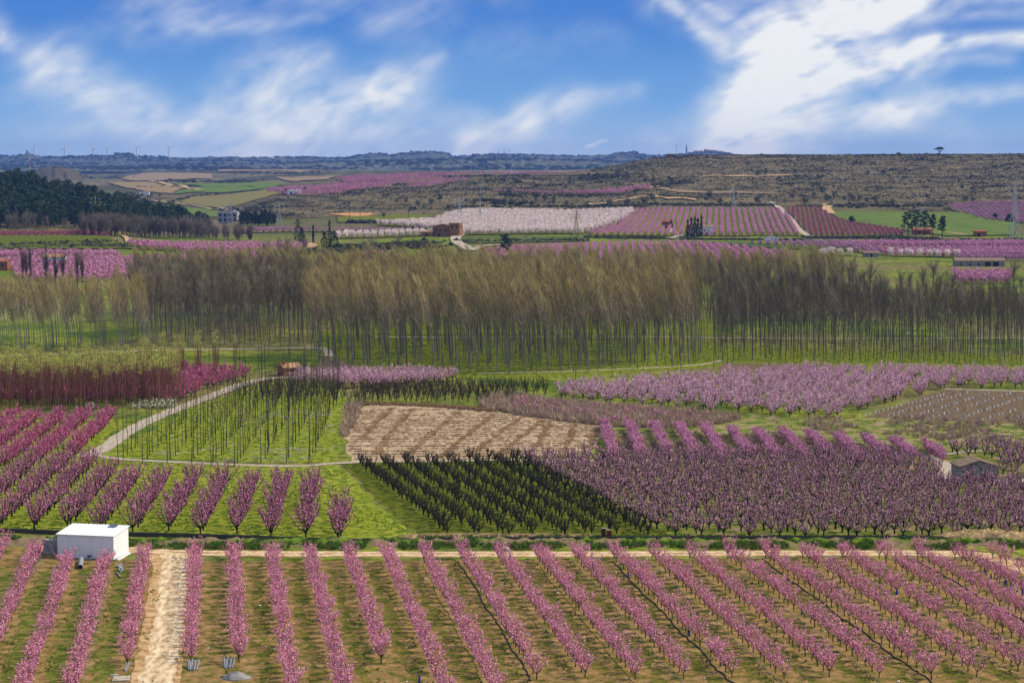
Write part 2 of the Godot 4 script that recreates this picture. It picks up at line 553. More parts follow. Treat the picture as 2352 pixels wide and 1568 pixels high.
func materials() -> void:
	leaf_mat("petals", 0.5)
	leaf_mat("leaves", 0.3)
	leaf_mat("twigs", 0.0)
	var t3 := Vector3(60, 60, 60)
	ground_mat("terrain", [Color(0.45, 0.45, 0.45), Color(0.8, 0.8, 0.8), Color(1.0, 1.0, 1.0), Color(1.35, 1.3, 1.2).clamp(Color.BLACK, Color.WHITE)], [0.2, 0.45, 0.6, 0.8], Vector3(48, 48, 48), 0.012, 3, 7, 1024, 0.8)
	ground_mat("soil", [Color(0.065, 0.075, 0.012), Color(0.135, 0.115, 0.028), Color(0.205, 0.135, 0.047), Color(0.25, 0.16, 0.062), Color(0.32, 0.21, 0.092)], [0.24, 0.37, 0.48, 0.6, 0.85], Vector3(57, 57, 57), 0.012, 21, 8, 2048, 0.7)
	ground_mat("meadow", [Color(0.055, 0.095, 0.007), Color(0.125, 0.165, 0.012), Color(0.195, 0.228, 0.019), Color(0.27, 0.28, 0.036), Color(0.28, 0.24, 0.08)], [0.22, 0.4, 0.52, 0.68, 0.88], Vector3(53, 53, 53), 0.014, 22, 8, 2048, 0.4)
	ground_mat("rough_grass", [Color(0.05, 0.085, 0.014), Color(0.12, 0.155, 0.022), Color(0.19, 0.19, 0.05), Color(0.24, 0.19, 0.10), Color(0.33, 0.25, 0.15)], [0.22, 0.4, 0.53, 0.66, 0.85], Vector3(61, 61, 61), 0.014, 23, 8, 1024, 0.4)
	ground_mat("sand", [Color(0.28, 0.165, 0.075), Color(0.41, 0.265, 0.13), Color(0.50, 0.345, 0.18), Color(0.6, 0.44, 0.26)], [0.22, 0.42, 0.58, 0.8], Vector3(31, 31, 31), 0.012, 24, 8, 1024, 0.6)
	ground_mat("pale_sand", [Color(0.40, 0.27, 0.14), Color(0.53, 0.39, 0.225), Color(0.64, 0.50, 0.32), Color(0.72, 0.585, 0.395)], [0.2, 0.4, 0.55, 0.8], Vector3(14, 14, 40), 0.014, 25, 7, 1024, 0.25)
	ground_mat("gravel", [Color(0.26, 0.21, 0.15), Color(0.40, 0.335, 0.255), Color(0.52, 0.45, 0.36)], [0.25, 0.5, 0.78], Vector3(17, 17, 17), 0.02, 26, 6)
	ground_mat("ploughed", [Color(0.23, 0.155, 0.088), Color(0.335, 0.238, 0.142), Color(0.395, 0.288, 0.18), Color(0.46, 0.345, 0.225)], [0.2, 0.4, 0.58, 0.82], Vector3(43, 43, 43), 0.014, 27, 8, 1024, 0.8)
	ground_mat("lane_grass", [Color(0.07, 0.09, 0.014), Color(0.12, 0.135, 0.02), Color(0.165, 0.15, 0.035), Color(0.215, 0.15, 0.055)], [0.25, 0.45, 0.6, 0.8], Vector3(37, 37, 37), 0.014, 39, 7, 1024, 0.8)
	ground_mat("damp_soil", [Color(0.14, 0.088, 0.045), Color(0.21, 0.135, 0.072), Color(0.30, 0.2, 0.108)], [0.25, 0.5, 0.8], Vector3(19, 19, 19), 0.02, 38, 7, 512, 0.8)
	ground_mat("dark_soil", [Color(0.075, 0.052, 0.03), Color(0.14, 0.098, 0.06), Color(0.215, 0.155, 0.098)], [0.25, 0.5, 0.8], Vector3(29, 29, 29), 0.02, 28, 7, 1024, 0.8)
	ground_mat("stubble", [Color(0.16, 0.11, 0.065), Color(0.22, 0.155, 0.09), Color(0.285, 0.21, 0.13), Color(0.18, 0.17, 0.065)], [0.2, 0.42, 0.6, 0.85], Vector3(90, 90, 22), 0.014, 29, 6)
	ground_mat("crop", [Color(0.07, 0.11, 0.02), Color(0.105, 0.155, 0.03), Color(0.15, 0.195, 0.045)], [0.3, 0.5, 0.72], Vector3(400, 60, 60), 0.014, 30, 6)
	ground_mat("orchard_floor", [Color(0.075, 0.09, 0.028), Color(0.155, 0.15, 0.05), Color(0.225, 0.175, 0.095)], [0.25, 0.5, 0.8], Vector3(60, 60, 60), 0.014, 31, 6)
	plain_mat("white_paint", Color(0.80, 0.80, 0.80), 0.5)
	plain_mat("steel", Color(0.34, 0.35, 0.36), 0.5, 0.4)
	plain_mat("dark_steel", Color(0.12, 0.12, 0.125), 0.6, 0.3)
	plain_mat("black_plastic", Color(0.018, 0.018, 0.02), 0.4)
	plain_mat("grey_plastic", Color(0.26, 0.28, 0.31), 0.4)
	plain_mat("blue_plastic", Color(0.02, 0.06, 0.45), 0.5)
	plain_mat("solar_glass", Color(0.03, 0.045, 0.12), 0.15)
	plain_mat("ochre_steel", Color(0.42, 0.36, 0.2), 0.6)
	plain_mat("pale_steel", Color(0.4, 0.42, 0.44), 0.6)
	plain_mat("damp", Color(0.05, 0.047, 0.04), 0.85)
	plain_mat("red_paint", Color(0.5, 0.05, 0.04), 0.6)
	plain_mat("rust", Color(0.11, 0.035, 0.02), 0.8)
	plain_mat("dark_wood", Color(0.06, 0.045, 0.035), 0.9)
	plain_mat("window_dark", Color(0.02, 0.022, 0.028), 0.25)
	ground_mat("white_metal", [Color(0.68, 0.68, 0.67), Color(0.75, 0.75, 0.745), Color(0.78, 0.78, 0.78)], [0.2, 0.42, 0.7], Vector3(3, 9, 3), 0.012, 44, 6, 256)
	wall_mat("concrete", Color(0.34, 0.33, 0.31), 0.35)
	wall_mat("stucco", Color(0.27, 0.25, 0.225), 0.55)
	wall_mat("whitewash", Color(0.72, 0.72, 0.71), 0.15)
	wall_mat("brick", Color(0.27, 0.115, 0.062), 0.35)
	wall_mat("ochre_brick", Color(0.27, 0.135, 0.068), 0.35)
	wall_mat("tile", Color(0.42, 0.24, 0.135), 0.45)
	wall_mat("red_tile", Color(0.33, 0.12, 0.08), 0.4)
	wall_mat("old_tile", Color(0.27, 0.20, 0.135), 0.5)
	wall_mat("gravel_heap", Color(0.24, 0.235, 0.215), 0.5)
	wall_mat("straw", Color(0.42, 0.30, 0.15), 0.6)

func wall_mat(called: String, c: Color, vary: float) -> void:
	ground_mat(called, [c * (1.0 - vary), c, c * (1.0 + vary * 0.5)], [0.25, 0.5, 0.8], Vector3(5, 5, 5), 0.02, called.hash() % 1000, 6, 256)
	M[called].roughness = 0.9

# ---------------------------------------------------------------- plants
func c_vary(c: Color, r: RandomNumberGenerator, a: float) -> Color:
	var q := r.randf_range(1.0 - a, 1.0 + a)
	return Color(c.r * q * r.randf_range(0.93, 1.07), c.g * q * r.randf_range(0.9, 1.12), c.b * q * r.randf_range(0.93, 1.07))

# a pruned fruit tree shaped like a vase: [wood, blossom]
func vase_tree(seed_: int, o: Dictionary) -> Array:
	var r := RandomNumberGenerator.new()
	r.seed = seed_
	var w := MB.new()
	var b := MB.new()
	var bark: Color = o.bark
	var top := Vector3(r.randf_range(-0.05, 0.05), o.trunk, r.randf_range(-0.05, 0.05))
	w.tube([Vector3(0, -0.15, 0), Vector3(0.01, o.trunk * 0.5, 0), top], [o.r * 1.25, o.r, o.r * 0.95], 6, bark)
	var limbs: int = o.limbs
	for i in limbs:
		var an := TAU * (i + r.randf_range(-0.25, 0.25)) / limbs
		var el: float = deg_to_rad(r.randf_range(o.el0, o.el1))
		var L: float = o.len * r.randf_range(0.85, 1.12)
		var p := top
		var pts := [p]
		var dirs := []
		for k in 4:
			var e := el + deg_to_rad(o.rise) * k / 3.0
			an += r.randf_range(-0.16, 0.16)
			var d := Vector3(cos(an) * cos(e), sin(e), sin(an) * cos(e)).normalized()
			dirs.append(d)
			p += d * L * 0.25
			pts.append(p)
		w.tube(pts, [o.r * 0.62, o.r * 0.52, o.r * 0.42, o.r * 0.33, o.r * 0.2], 5, bark)
		for s in int(o.shoots):
			var t := r.randf_range(o.get("from", 0.18), 1.0) * 3.999
			var k := int(t)
			var q: Vector3 = pts[k].lerp(pts[k + 1], t - k)
			var d: Vector3 = (dirs[k] as Vector3) * 0.5 + Vector3(r.randfn() * 0.6, r.randf_range(0.15, 1.1), r.randfn() * 0.6)
			d = d.normalized()
			var sl: float = o.shoot * r.randf_range(0.55, 1.15)
			var mid := q + d * sl * 0.5
			var d2 := (d + Vector3(r.randfn() * 0.2, 0.25, r.randfn() * 0.2)).normalized()
			var tip := mid + d2 * sl * 0.5
			w.tube([q, mid, tip], [o.twig, o.twig * 0.8, o.twig * 0.4], 3, bark * 1.15)
			var nb: int = o.flowers
			for f in nb:
				var u := (f + r.randf()) / nb
				var c := q.lerp(mid, u * 2.0) if u < 0.5 else mid.lerp(tip, u * 2.0 - 1.0)
				c += Vector3(r.randfn(), r.randfn(), r.randfn()) * 0.045 * float(o.get("spread", 1.0))
				b.petal(c, o.petal * r.randf_range(0.65, 1.25), r, c_vary(o.pink[r.randi() % o.pink.size()], r, 0.16))
	return [w.mesh(M.twigs), b.mesh(M.petals) if b.v.size() else null]

func joined(pair: Array) -> ArrayMesh:      # wood and blossom as one mesh with two surfaces, for the masses
	var am := ArrayMesh.new()
	for m in pair:
		if m:
			am.add_surface_from_arrays(Mesh.PRIMITIVE_TRIANGLES, m.surface_get_arrays(0))
			am.surface_set_material(am.get_surface_count() - 1, m.surface_get_material(0))
	return am

# a far fruit tree, a few pixels high: stem and a cloud of sprays
func far_tree(seed_: int, h: float, pinks: Array, n: int, s: float) -> ArrayMesh:
	var r := RandomNumberGenerator.new()
	r.seed = seed_
	var w := MB.new()
	var b := MB.new()
	w.tube([Vector3(0, -0.3, 0), Vector3(0, h * 0.28, 0)], [0.12, 0.1], 4, Color(0.06, 0.045, 0.04))
	for i in 5:
		var an := TAU * i / 5.0 + r.randf()
		w.tube([Vector3(0, h * 0.25, 0), Vector3(cos(an) * h * 0.18, h * 0.6, sin(an) * h * 0.18), Vector3(cos(an) * h * 0.26, h * 0.92, sin(an) * h * 0.26)], [0.09, 0.06, 0.03], 3, Color(0.06, 0.045, 0.04))
	for i in n:
		var y := r.randf_range(0.3, 1.0)
		var rad := h * (0.14 + 0.27 * y) * sqrt(r.randf())
		var an := r.randf() * TAU
		b.petal(Vector3(cos(an) * rad, y * h, sin(an) * rad), s * r.randf_range(0.6, 1.3), r, c_vary(pinks[r.randi() % pinks.size()], r, 0.18))
	return joined([w.mesh(M.twigs), b.mesh(M.petals)])

# a tall bare poplar that the wind has bent: [trunk, crown]
func poplar(seed_: int, o: Dictionary) -> Array:
	var r := RandomNumberGenerator.new()
	r.seed = seed_
	var w := MB.new()
	var b := MB.new()
	var h: float = o.h * r.randf_range(0.93, 1.05)
	var lean: float = o.lean * r.randf_range(0.6, 1.4)
	var pts := []
	var rad := []
	var tr: float = o.r
	for k in 9:
		var u := k / 8.0
		pts.append(Vector3(-lean * pow(u, 2.4) * h + r.randf_range(-0.08, 0.08), u * h - 0.2, r.randf_range(-0.08, 0.08)))
		rad.append(lerpf(tr, 0.02, pow(u, 0.85)))
	w.tube(pts, rad, 6, o.bark, o.bark * 1.25)
	var nb: int = o.branches
	var tone := r.randf_range(0.62, 1.38)
	for i in nb:
		var u := lerpf(o.clear, 0.98, pow((i + r.randf()) / nb, 0.85))
		var k := mini(int(u * 8.0), 7)
		var q: Vector3 = (pts[k] as Vector3).lerp(pts[k + 1], u * 8.0 - k)
		var an := r.randf() * TAU
		var el := deg_to_rad(r.randf_range(44, 70))
		var d := Vector3(cos(an) * cos(el) - lean * (0.9 + u), sin(el), sin(an) * cos(el)).normalized()
		var L: float = o.reach * h * lerpf(1.0, 0.42, (u - o.clear) / (1.0 - o.clear)) * r.randf_range(0.7, 1.15)
		var mid := q + d * L * 0.5
		var d2 := (d + Vector3(-lean * 0.8, 0.4, 0)).normalized()
		var tip := mid + d2 * L * 0.5
		var cc: Color = (o.bark as Color).lerp(o.twig, clampf((u - 0.35) * 2.2, 0, 1)) * tone * (r.randf_range(1.3, 2.0) if r.randf() < 0.3 else r.randf_range(0.45, 0.85))
		var fat: float = o.thick * (1.5 if cc.r > o.twig.r else 1.0)
		b.tube([q, mid, tip], [0.05 * fat, 0.036 * fat, 0.014 * fat], 3, cc, cc.lerp(o.tip, 0.5))
		for t in int(o.twigs):
			var v := r.randf_range(0.15, 1.0)
			var s := q.lerp(mid, v * 2.0) if v < 0.5 else mid.lerp(tip, v * 2.0 - 1.0)
			var dd := (d2 + Vector3(r.randfn() * 0.4 - lean, r.randf_range(0.0, 0.6), r.randfn() * 0.4)).normalized()
			var tl: float = o.twiglen * r.randf_range(0.5, 1.2)
			var tc: Color = (o.twig as Color).lerp(o.tip, clampf((s.y / h - 0.5) * 1.9 + r.randf_range(-0.25, 0.25), 0, 1)) * tone * r.randf_range(0.45, 1.35)
			b.tube([s, s + dd * tl], [0.02 * o.thick, 0.012 * o.thick], 3, tc)
	return [w.mesh(M.twigs), b.mesh(M.twigs)]

# a spreading bare tree or, with leaves, an olive, oak or pine: [trunk, crown]
func crown_tree(seed_: int, h: float, wide: float, clear: float, clumps: int, leaf: float, per: int, cols: Array, bark: Color, taper := 0.0) -> Array:
	var r := RandomNumberGenerator.new()
	r.seed = seed_
	var w := MB.new()
	var b := MB.new()
	var tp := Vector3(r.randf_range(-0.3, 0.3), h * 0.75, r.randf_range(-0.3, 0.3))
	w.tube([Vector3(0, -0.5, 0), Vector3(0.05, h * clear * 0.7, 0.05), tp], [h * 0.022 + 0.05, h * 0.017 + 0.03, 0.06], 6, bark)
	for i in clumps:
		var u := (i + 0.5) / clumps
		var y := lerpf(clear, 0.94, u) * h
		var k := (1.0 - taper * u) * (sqrt(clampf(1.0 - pow(2.0 * u - 0.9, 2.0) * 0.75, 0.05, 1.0)))
		var an := i * 2.4 + r.randf()
		var rad := wide * k * r.randf_range(0.3, 0.95)
		var p := Vector3(cos(an) * rad, y, sin(an) * rad)
		w.tube([Vector3(0, maxf(h * clear * 0.6, y - rad * 0.8), 0), p * Vector3(0.5, 1, 0.5) - Vector3(0, rad * 0.2, 0), p], [0.09, 0.06, 0.03], 4, bark)
		var cs := wide * r.randf_range(0.32, 0.5)
		var tone := r.randf_range(0.75, 1.25)
		for q in per:
			var o := Vector3(r.randfn(), r.randfn() * 0.7, r.randfn()).normalized() * cs * pow(r.randf(), 0.45)
			o.y *= 0.72
			b.petal(p + o, leaf * r.randf_range(0.6, 1.3), r, c_vary(cols[r.randi() % cols.size()], r, 0.2) * tone)
	return [w.mesh(M.twigs), b.mesh(M.leaves)]

func cypress(seed_: int, h: float, wide: float, cols: Array) -> Array:
	var r := RandomNumberGenerator.new()
	r.seed = seed_
	var w := MB.new()
	var b := MB.new()
	w.tube([Vector3(0, -0.5, 0), Vector3(0, h * 0.9, 0)], [0.2, 0.05], 5, Color(0.06, 0.045, 0.035))
	for i in 420:
		var u := r.randf()
		var k := sin(clampf(u * 1.15 + 0.12, 0, 1) * PI) * 0.9 + 0.12
		if u > 0.8: k = (1.0 - u) * 3.6 + 0.05
		var an := r.randf() * TAU
		var rad := wide * k * sqrt(r.randf_range(0.3, 1.0))
		b.petal(Vector3(cos(an) * rad, (0.03 + 0.97 * u) * h, sin(an) * rad), 0.55 * r.randf_range(0.6, 1.3), r, c_vary(cols[r.randi() % cols.size()], r, 0.2))
	return [w.mesh(M.twigs), b.mesh(M.leaves)]

# a bare wild tree with many thin boughs: [trunk, crown]
func bare_tree(seed_: int, h: float, spread: float, bark: Color, tw: Color, n: int, thick := 1.0) -> Array:
	var r := RandomNumberGenerator.new()
	r.seed = seed_
	var w := MB.new()
	var b := MB.new()
	w.tube([Vector3(0, -0.4, 0), Vector3(r.randf_range(-0.2, 0.2), h * 0.3, 0.1), Vector3(r.randf_range(-0.5, 0.5), h * 0.62, 0.2)], [h * 0.02, h * 0.014, h * 0.007], 6, bark)
	for i in n:
		var u := r.randf_range(0.15, 0.62)
		var q := Vector3(0, u * h, 0.1)
		var an := r.randf() * TAU
		var el := deg_to_rad(r.randf_range(35, 78))
		var d := Vector3(cos(an) * cos(el) * spread, sin(el), sin(an) * cos(el) * spread).normalized()
		var L := h * r.randf_range(0.25, 0.45)
		var mid := q + d * L * 0.5
		var tip := mid + (d + Vector3(r.randfn() * 0.2, 0.3, r.randfn() * 0.2)).normalized() * L * 0.5
		b.tube([q, mid, tip], [0.07 * thick, 0.045 * thick, 0.02 * thick], 3, bark.lerp(tw, 0.5))
		for t in 7:
			var s := q.lerp(tip, r.randf_range(0.3, 1.0))
			var dd := (d + Vector3(r.randfn(), r.randf(), r.randfn()) * 0.6).normalized()
			b.tube([s, s + dd * h * r.randf_range(0.05, 0.13)], [0.022 * thick, 0.012 * thick], 3, tw * r.randf_range(0.7, 1.3))
	return [w.mesh(M.twigs), b.mesh(M.twigs)]

func shrub(seed_: int, cols: Array, n: int, s: float) -> ArrayMesh:       # about one metre across, sits on the ground
	var r := RandomNumberGenerator.new()
	r.seed = seed_
	var b := MB.new()
	for i in n:
		var o := Vector3(r.randfn(), absf(r.randfn()) * 0.8, r.randfn()).normalized() * pow(r.randf(), 0.4) * 0.55
		b.petal(o + Vector3(0, 0.05, 0), s * r.randf_range(0.6, 1.4), r, c_vary(cols[r.randi() % cols.size()], r, 0.25))
	return b.mesh(M.leaves)

func tuft(seed_: int, cols: Array, n: int, h: float, w: float, lean := 0.0) -> ArrayMesh:        # blades
	var r := RandomNumberGenerator.new()
	r.seed = seed_
	var b := MB.new()
	for i in n:
		var an := r.randf() * TAU
		var p := Vector3(cos(an), 0, sin(an)) * r.randf() * h * 0.4
		var tip := p + Vector3(r.randfn() * 0.3 + lean, 1.0, r.randfn() * 0.3) * h * r.randf_range(0.5, 1.1)
		var x := Vector3(sin(an), 0, cos(an)) * w
		b.tri(p - x, tip, p + x, c_vary(cols[r.randi() % cols.size()], r, 0.25))
	return b.mesh(M.leaves)

# individuals of one kind from a list of [place, row, number]; the nearest `most` stand alone, the rest form one mass
func plant(called: String, parts: Array, protos: Array, spots: Array, most: int, words: Callable, category: String, group: String, mass_name: String, s0 := 0.88, s1 := 1.12, spin := TAU) -> void:
	spots.sort_custom(func(a, b): return -a[0].z < -b[0].z)
	for i in mini(most, spots.size()):
		var q = spots[i]
		var pr = protos[i % protos.size()]
		var t := thing(called, words.call(q), category, q[0], rng.randf_range(-0.5, 0.5) * spin, group)
		var s := rng.randf_range(s0, s1)
		t.scale = Vector3(s, s * rng.randf_range(0.92, 1.08), s)
		for k in parts.size():
			if pr[k]:
				part(t, parts[k], pr[k])
	if spots.size() > most:
		var vs := []
		for pr in protos:
			vs.append(joined(pr))
		var places := []
		for i in range(most, spots.size()):
			var s := rng.randf_range(s0, s1)
			places.append(Transform3D(Basis(Vector3.UP, rng.randf_range(-0.5, 0.5) * spin).scaled(Vector3(s, s * rng.randf_range(0.92, 1.08), s)), spots[i][0]))
		mass(mass_name, vs, places)

# ---------------------------------------------------------------- sky: thin cirrus drawn out by high wind, computed for every direction
var sky_a := FastNoiseLite.new()
var sky_b := FastNoiseLite.new()
var sky_c := FastNoiseLite.new()
# streaks as (ax, ay, bx, by), the width at both ends and the strength
var streaks := [
	[1640, 330, 1760, 120, 60, 84, 0.72], [1730, 200, 2120, 120, 70, 30, 0.8], [2080, 128, 2430, 92, 26, 17, 0.85], [1680, 320, 2060, 262, 50, 30, 0.62], [2040, 266, 2420, 200, 26, 22, 0.5], [1740, 120, 2060, 18, 74, 30, 0.75], [1700, 240, 1860, 200, 60, 60, 0.5],
	[1860, 20, 2430, -24, 48, 34, 0.7], [1640, 110, 1490, -10, 26, 16, 0.42], [1690, 70, 1560, -10, 20, 12, 0.25], [1960, 70, 2400, 44, 20, 16, 0.32], [1640, 350, 1860, 340, 40, 26, 0.4], [1900, 190, 2300, 150, 20, 16, 0.28],
	[430, 310, 640, 210, 60, 70, 0.42], [560, 340, 960, 200, 80, 60, 0.42], [620, 160, 760, 132, 44, 34, 0.34], [650, 340, 1060, 320, 60, 50, 0.44], [1020, 350, 1300, 250, 30, 44, 0.44], [1180, 268, 1450, 214, 36, 24, 0.28], [880, 220, 1010, 140, 40, 18, 0.26], [720, 230, 900, 200, 70, 60, 0.24],
	[160, 190, 340, 260, 66, 52, 0.42], [80, 100, 210, 190, 30, 52, 0.3], [30, 30, 90, 110, 30, 26, 0.26], [230, 250, 330, 300, 40, 50, 0.3], [200, 100, 430, 40, 34, 40, 0.12], [330, 110, 560, 60, 26, 40, 0.14], [420, 70, 760, 40, 26, 18, 0.16], [120, 310, 420, 300, 22, 16, 0.2], [1100, 120, 1400, 90, 60, 40, 0.1],
]

func cirrus(u: float, v: float) -> float:
	var wx := sky_a.get_noise_2d(u * 0.5, v * 0.5) * 46.0
	var wy := sky_a.get_noise_2d(u * 0.5 + 999.0, v * 0.5) * 24.0
	var p := Vector2(u + wx, v + wy)
	var sum := 0.0
	if u > -600 and u < 3000 and v > -500:
		for s in streaks:
			var a := Vector2(s[0], s[1])
			var ab := Vector2(s[2], s[3]) - a
			var t := clampf((p - a).dot(ab) / ab.length_squared(), 0.0, 1.0)
			var q := p.distance_to(a + ab * t) / lerpf(s[4], s[5], t)
			if q < 2.6:
				sum += float(s[6]) * exp(-q * q * 1.15)
	else:
		sum = clampf(sky_a.get_noise_2d(u * 0.30 + 900.0, v * 0.55 + 70.0) * 2.2 + 0.42, 0.0, 1.0)
	# threads along the wind (up to the right) and soft mottling
	var ca := 0.86; var sa := -0.50
	if u > 1500: ca = 0.95; sa = -0.31
	var e := p.x * ca + p.y * sa
	var g := -p.x * sa + p.y * ca
	var thread := sky_b.get_noise_2d(e * 0.22, g * 0.8) + 0.7 * sky_b.get_noise_2d(e * 0.55 + 500.0, g * 2.0)
	var puff := sky_c.get_noise_2d(p.x * 0.75, p.y)
	var veil := clampf(sky_a.get_noise_2d(u * 0.32 + 50.0, v * 0.6 + 400.0) * 1.3 + 0.12, 0.0, 0.55)
	var trail := Vector2(u, v)
	var on := clampf((trail - Vector2(1345, 338)).dot(Vector2(48, -17)) / 2593.0, 0.0, 1.0)
	if trail.distance_to(Vector2(1345, 338) + Vector2(48, -17) * on) < 3.0:
		sum += 0.8
	return pow(clampf((sum * 0.95 + veil * 0.42) * (0.92 + thread * 0.62 + puff * 0.6), 0.0, 1.0), 1.08)

func sky_pixel(az: float, el: float) -> Color:
	var v := 365.0 - tan(clampf(el, -0.2, 1.45)) * F * (1.0 if el < 0.2 else 0.5 + 0.1 / el)
	var u := 1176.0 + F * sin(az) if absf(az) < 1.4 else 1176.0 + F * az * 1.3
	var e := maxf(el, 0.0)
	var low := Color(0.40, 0.58, 0.83)
	var mid := Color(0.19, 0.42, 0.80)
	var high := Color(0.052, 0.215, 0.67)
	var c := low.lerp(mid, smoothstep(0.0, 0.035, e)).lerp(high, smoothstep(0.02, 0.088, e))
	var d := cirrus(u, v)
	return c.lerp(Color(0.93, 0.95, 0.975), d).linear_to_srgb()

func make_sky() -> Sky:
	sky_a.seed = 71; sky_a.frequency = 0.0042; sky_a.fractal_octaves = 3
	sky_b.seed = 72; sky_b.frequency = 0.016; sky_b.fractal_octaves = 5; sky_b.fractal_gain = 0.6
	sky_c.seed = 73; sky_c.frequency = 0.011; sky_c.fractal_octaves = 5
	var W := 4096; var Hh := 4096
	var im := Image.create(512, 512, false, Image.FORMAT_RGB8)
	for y in 262:
		for x in 512:
			im.set_pixel(x, y, sky_pixel((x + 0.5 - 256.0) / 512.0 * TAU, (256.0 - y - 0.5) / 512.0 * PI))
	im.fill_rect(Rect2i(0, 258, 512, 254), Color(0.45, 0.42, 0.35))
	im.resize(W, Hh, Image.INTERPOLATE_BILINEAR)
	var x0 := 1780; var x1 := 2316; var y0 := 1790; var y1 := 2052
	for y in range(y0, y1):
		for x in range(x0, x1):
			var c := sky_pixel((x + 0.5 - W / 2.0) / W * TAU, (Hh / 2.0 - y - 0.5) / Hh * PI)
			var k := minf(minf(x - x0, x1 - 1 - x), float(y - y0)) / 60.0
			im.set_pixel(x, y, c if k >= 1.0 else im.get_pixel(x, y).lerp(c, k))
	var turned := Image.create(W, Hh, false, Image.FORMAT_RGB8)      # the panorama's left edge looks along -Z
	turned.blit_rect(im, Rect2i(W / 2, 0, W / 2, Hh), Vector2i(0, 0))
	turned.blit_rect(im, Rect2i(0, 0, W / 2, Hh), Vector2i(W / 2, 0))
	var mat := PanoramaSkyMaterial.new()
	mat.panorama = ImageTexture.create_from_image(turned)
	var s := Sky.new()
	s.sky_material = mat
	return s

# ---------------------------------------------------------------- far hills
func ridge(d: float, depth: float, crest: Array, foot: float, cols: Array, bump: float, step: float, seed_: int) -> void:
	var nz := FastNoiseLite.new()
	nz.seed = seed_; nz.frequency = 0.02; nz.fractal_octaves = 4
	var m := MB.new()
	var x0: float = crest[0].x
	var x1: float = crest[crest.size() - 1].x
	var na := int((x1 - x0) / step)
	var nr := 16
	for j in nr + 1:
		var u := float(j) / nr
		for i in na + 1:
			var px := x0 + i * step
			var k := 1
			while k < crest.size() - 1 and crest[k].x < px: k += 1
			var t := smoothstep(0.0, 1.0, (px - crest[k - 1].x) / (crest[k].x - crest[k - 1].x))
			var top := EYE + slope(lerpf(crest[k - 1].y, crest[k].y, t)) * d
			var bot := EYE + slope(foot) * (d - depth)
			var dd := d + (u - 0.75) * depth * 1.34
			var prof := smoothstep(0.0, 0.75, u) * (1.0 - 0.5 * smoothstep(0.8, 1.0, u))
			var h := lerpf(bot, top, prof)
			h += nz.get_noise_2d(px * 2.0, dd * 0.3) * bump * 0.8 * minf(1.0, u * 4.0)
			h += nz.get_noise_2d(px * 40.0, dd * 3.0) * bump * 0.22 * minf(1.0, u * 4.0)
			m.v.append(Vector3((px - 1176.0) / F * dd, h, -dd))
			var q := clampf(0.5 + nz.get_noise_2d(px * 9.0 + 700.0, dd * 0.12) * 1.4, 0, 1)
			var cc: Color = cols[0].lerp(cols[1], q)
			if nz.get_noise_2d(px * 2.0 + 40.0, dd * 0.3) > 0.28: cc = cols[2]
			m.c.append(cc)
	for j in nr + 1:
		for i in na + 1:
			var w := na + 1
			var e := m.v[j * w + mini(i + 1, na)] - m.v[j * w + maxi(i - 1, 0)]
			var g := m.v[mini(j + 1, nr) * w + i] - m.v[maxi(j - 1, 0) * w + i]
			m.n.append(e.cross(g).normalized())
	for j in nr:
		for i in na:
			var k := j * (na + 1) + i
			m.f.append(k); m.f.append(k + na + 1); m.f.append(k + 1)
			m.f.append(k + 1); m.f.append(k + na + 1); m.f.append(k + na + 2)
	structure("hills", m.mesh(M.twigs))
	# woods on the hill: crowns from the foot to the crest
	var pl := []
	for i in int(na * step * 1.9):
		var a := rng.randi() % (na + 1)
		var b := rng.randi() % nr
		var p := m.v[b * (na + 1) + a].lerp(m.v[(b + 1) * (na + 1) + a], rng.randf())
		p.x += rng.randf_range(-0.5, 0.5) * step / F * d
		if nz.get_noise_2d(p.x * 0.09, p.z * 0.09 + 300.0) < -0.12: continue
		var s := rng.randf_range(5.0, 12.0)
		pl.append(Transform3D(Basis(Vector3.UP, rng.randf() * TAU).scaled(Vector3(s * 1.5, s, s * 1.5)), p))
	mass("hill_woods", [shrub(seed_ + 1, [Color(0.03, 0.045, 0.025), Color(0.045, 0.06, 0.03)], 16, 0.5)], pl)

# ---------------------------------------------------------------- buildings
func wall_piece(parent: Node, called: String, size: Vector3, at_: Vector3, mat: Material) -> MeshInstance3D:
	var m := MB.new()
	m.box(Transform3D(), size, Color.WHITE)
	return part(parent, called, m.mesh(mat), at_)

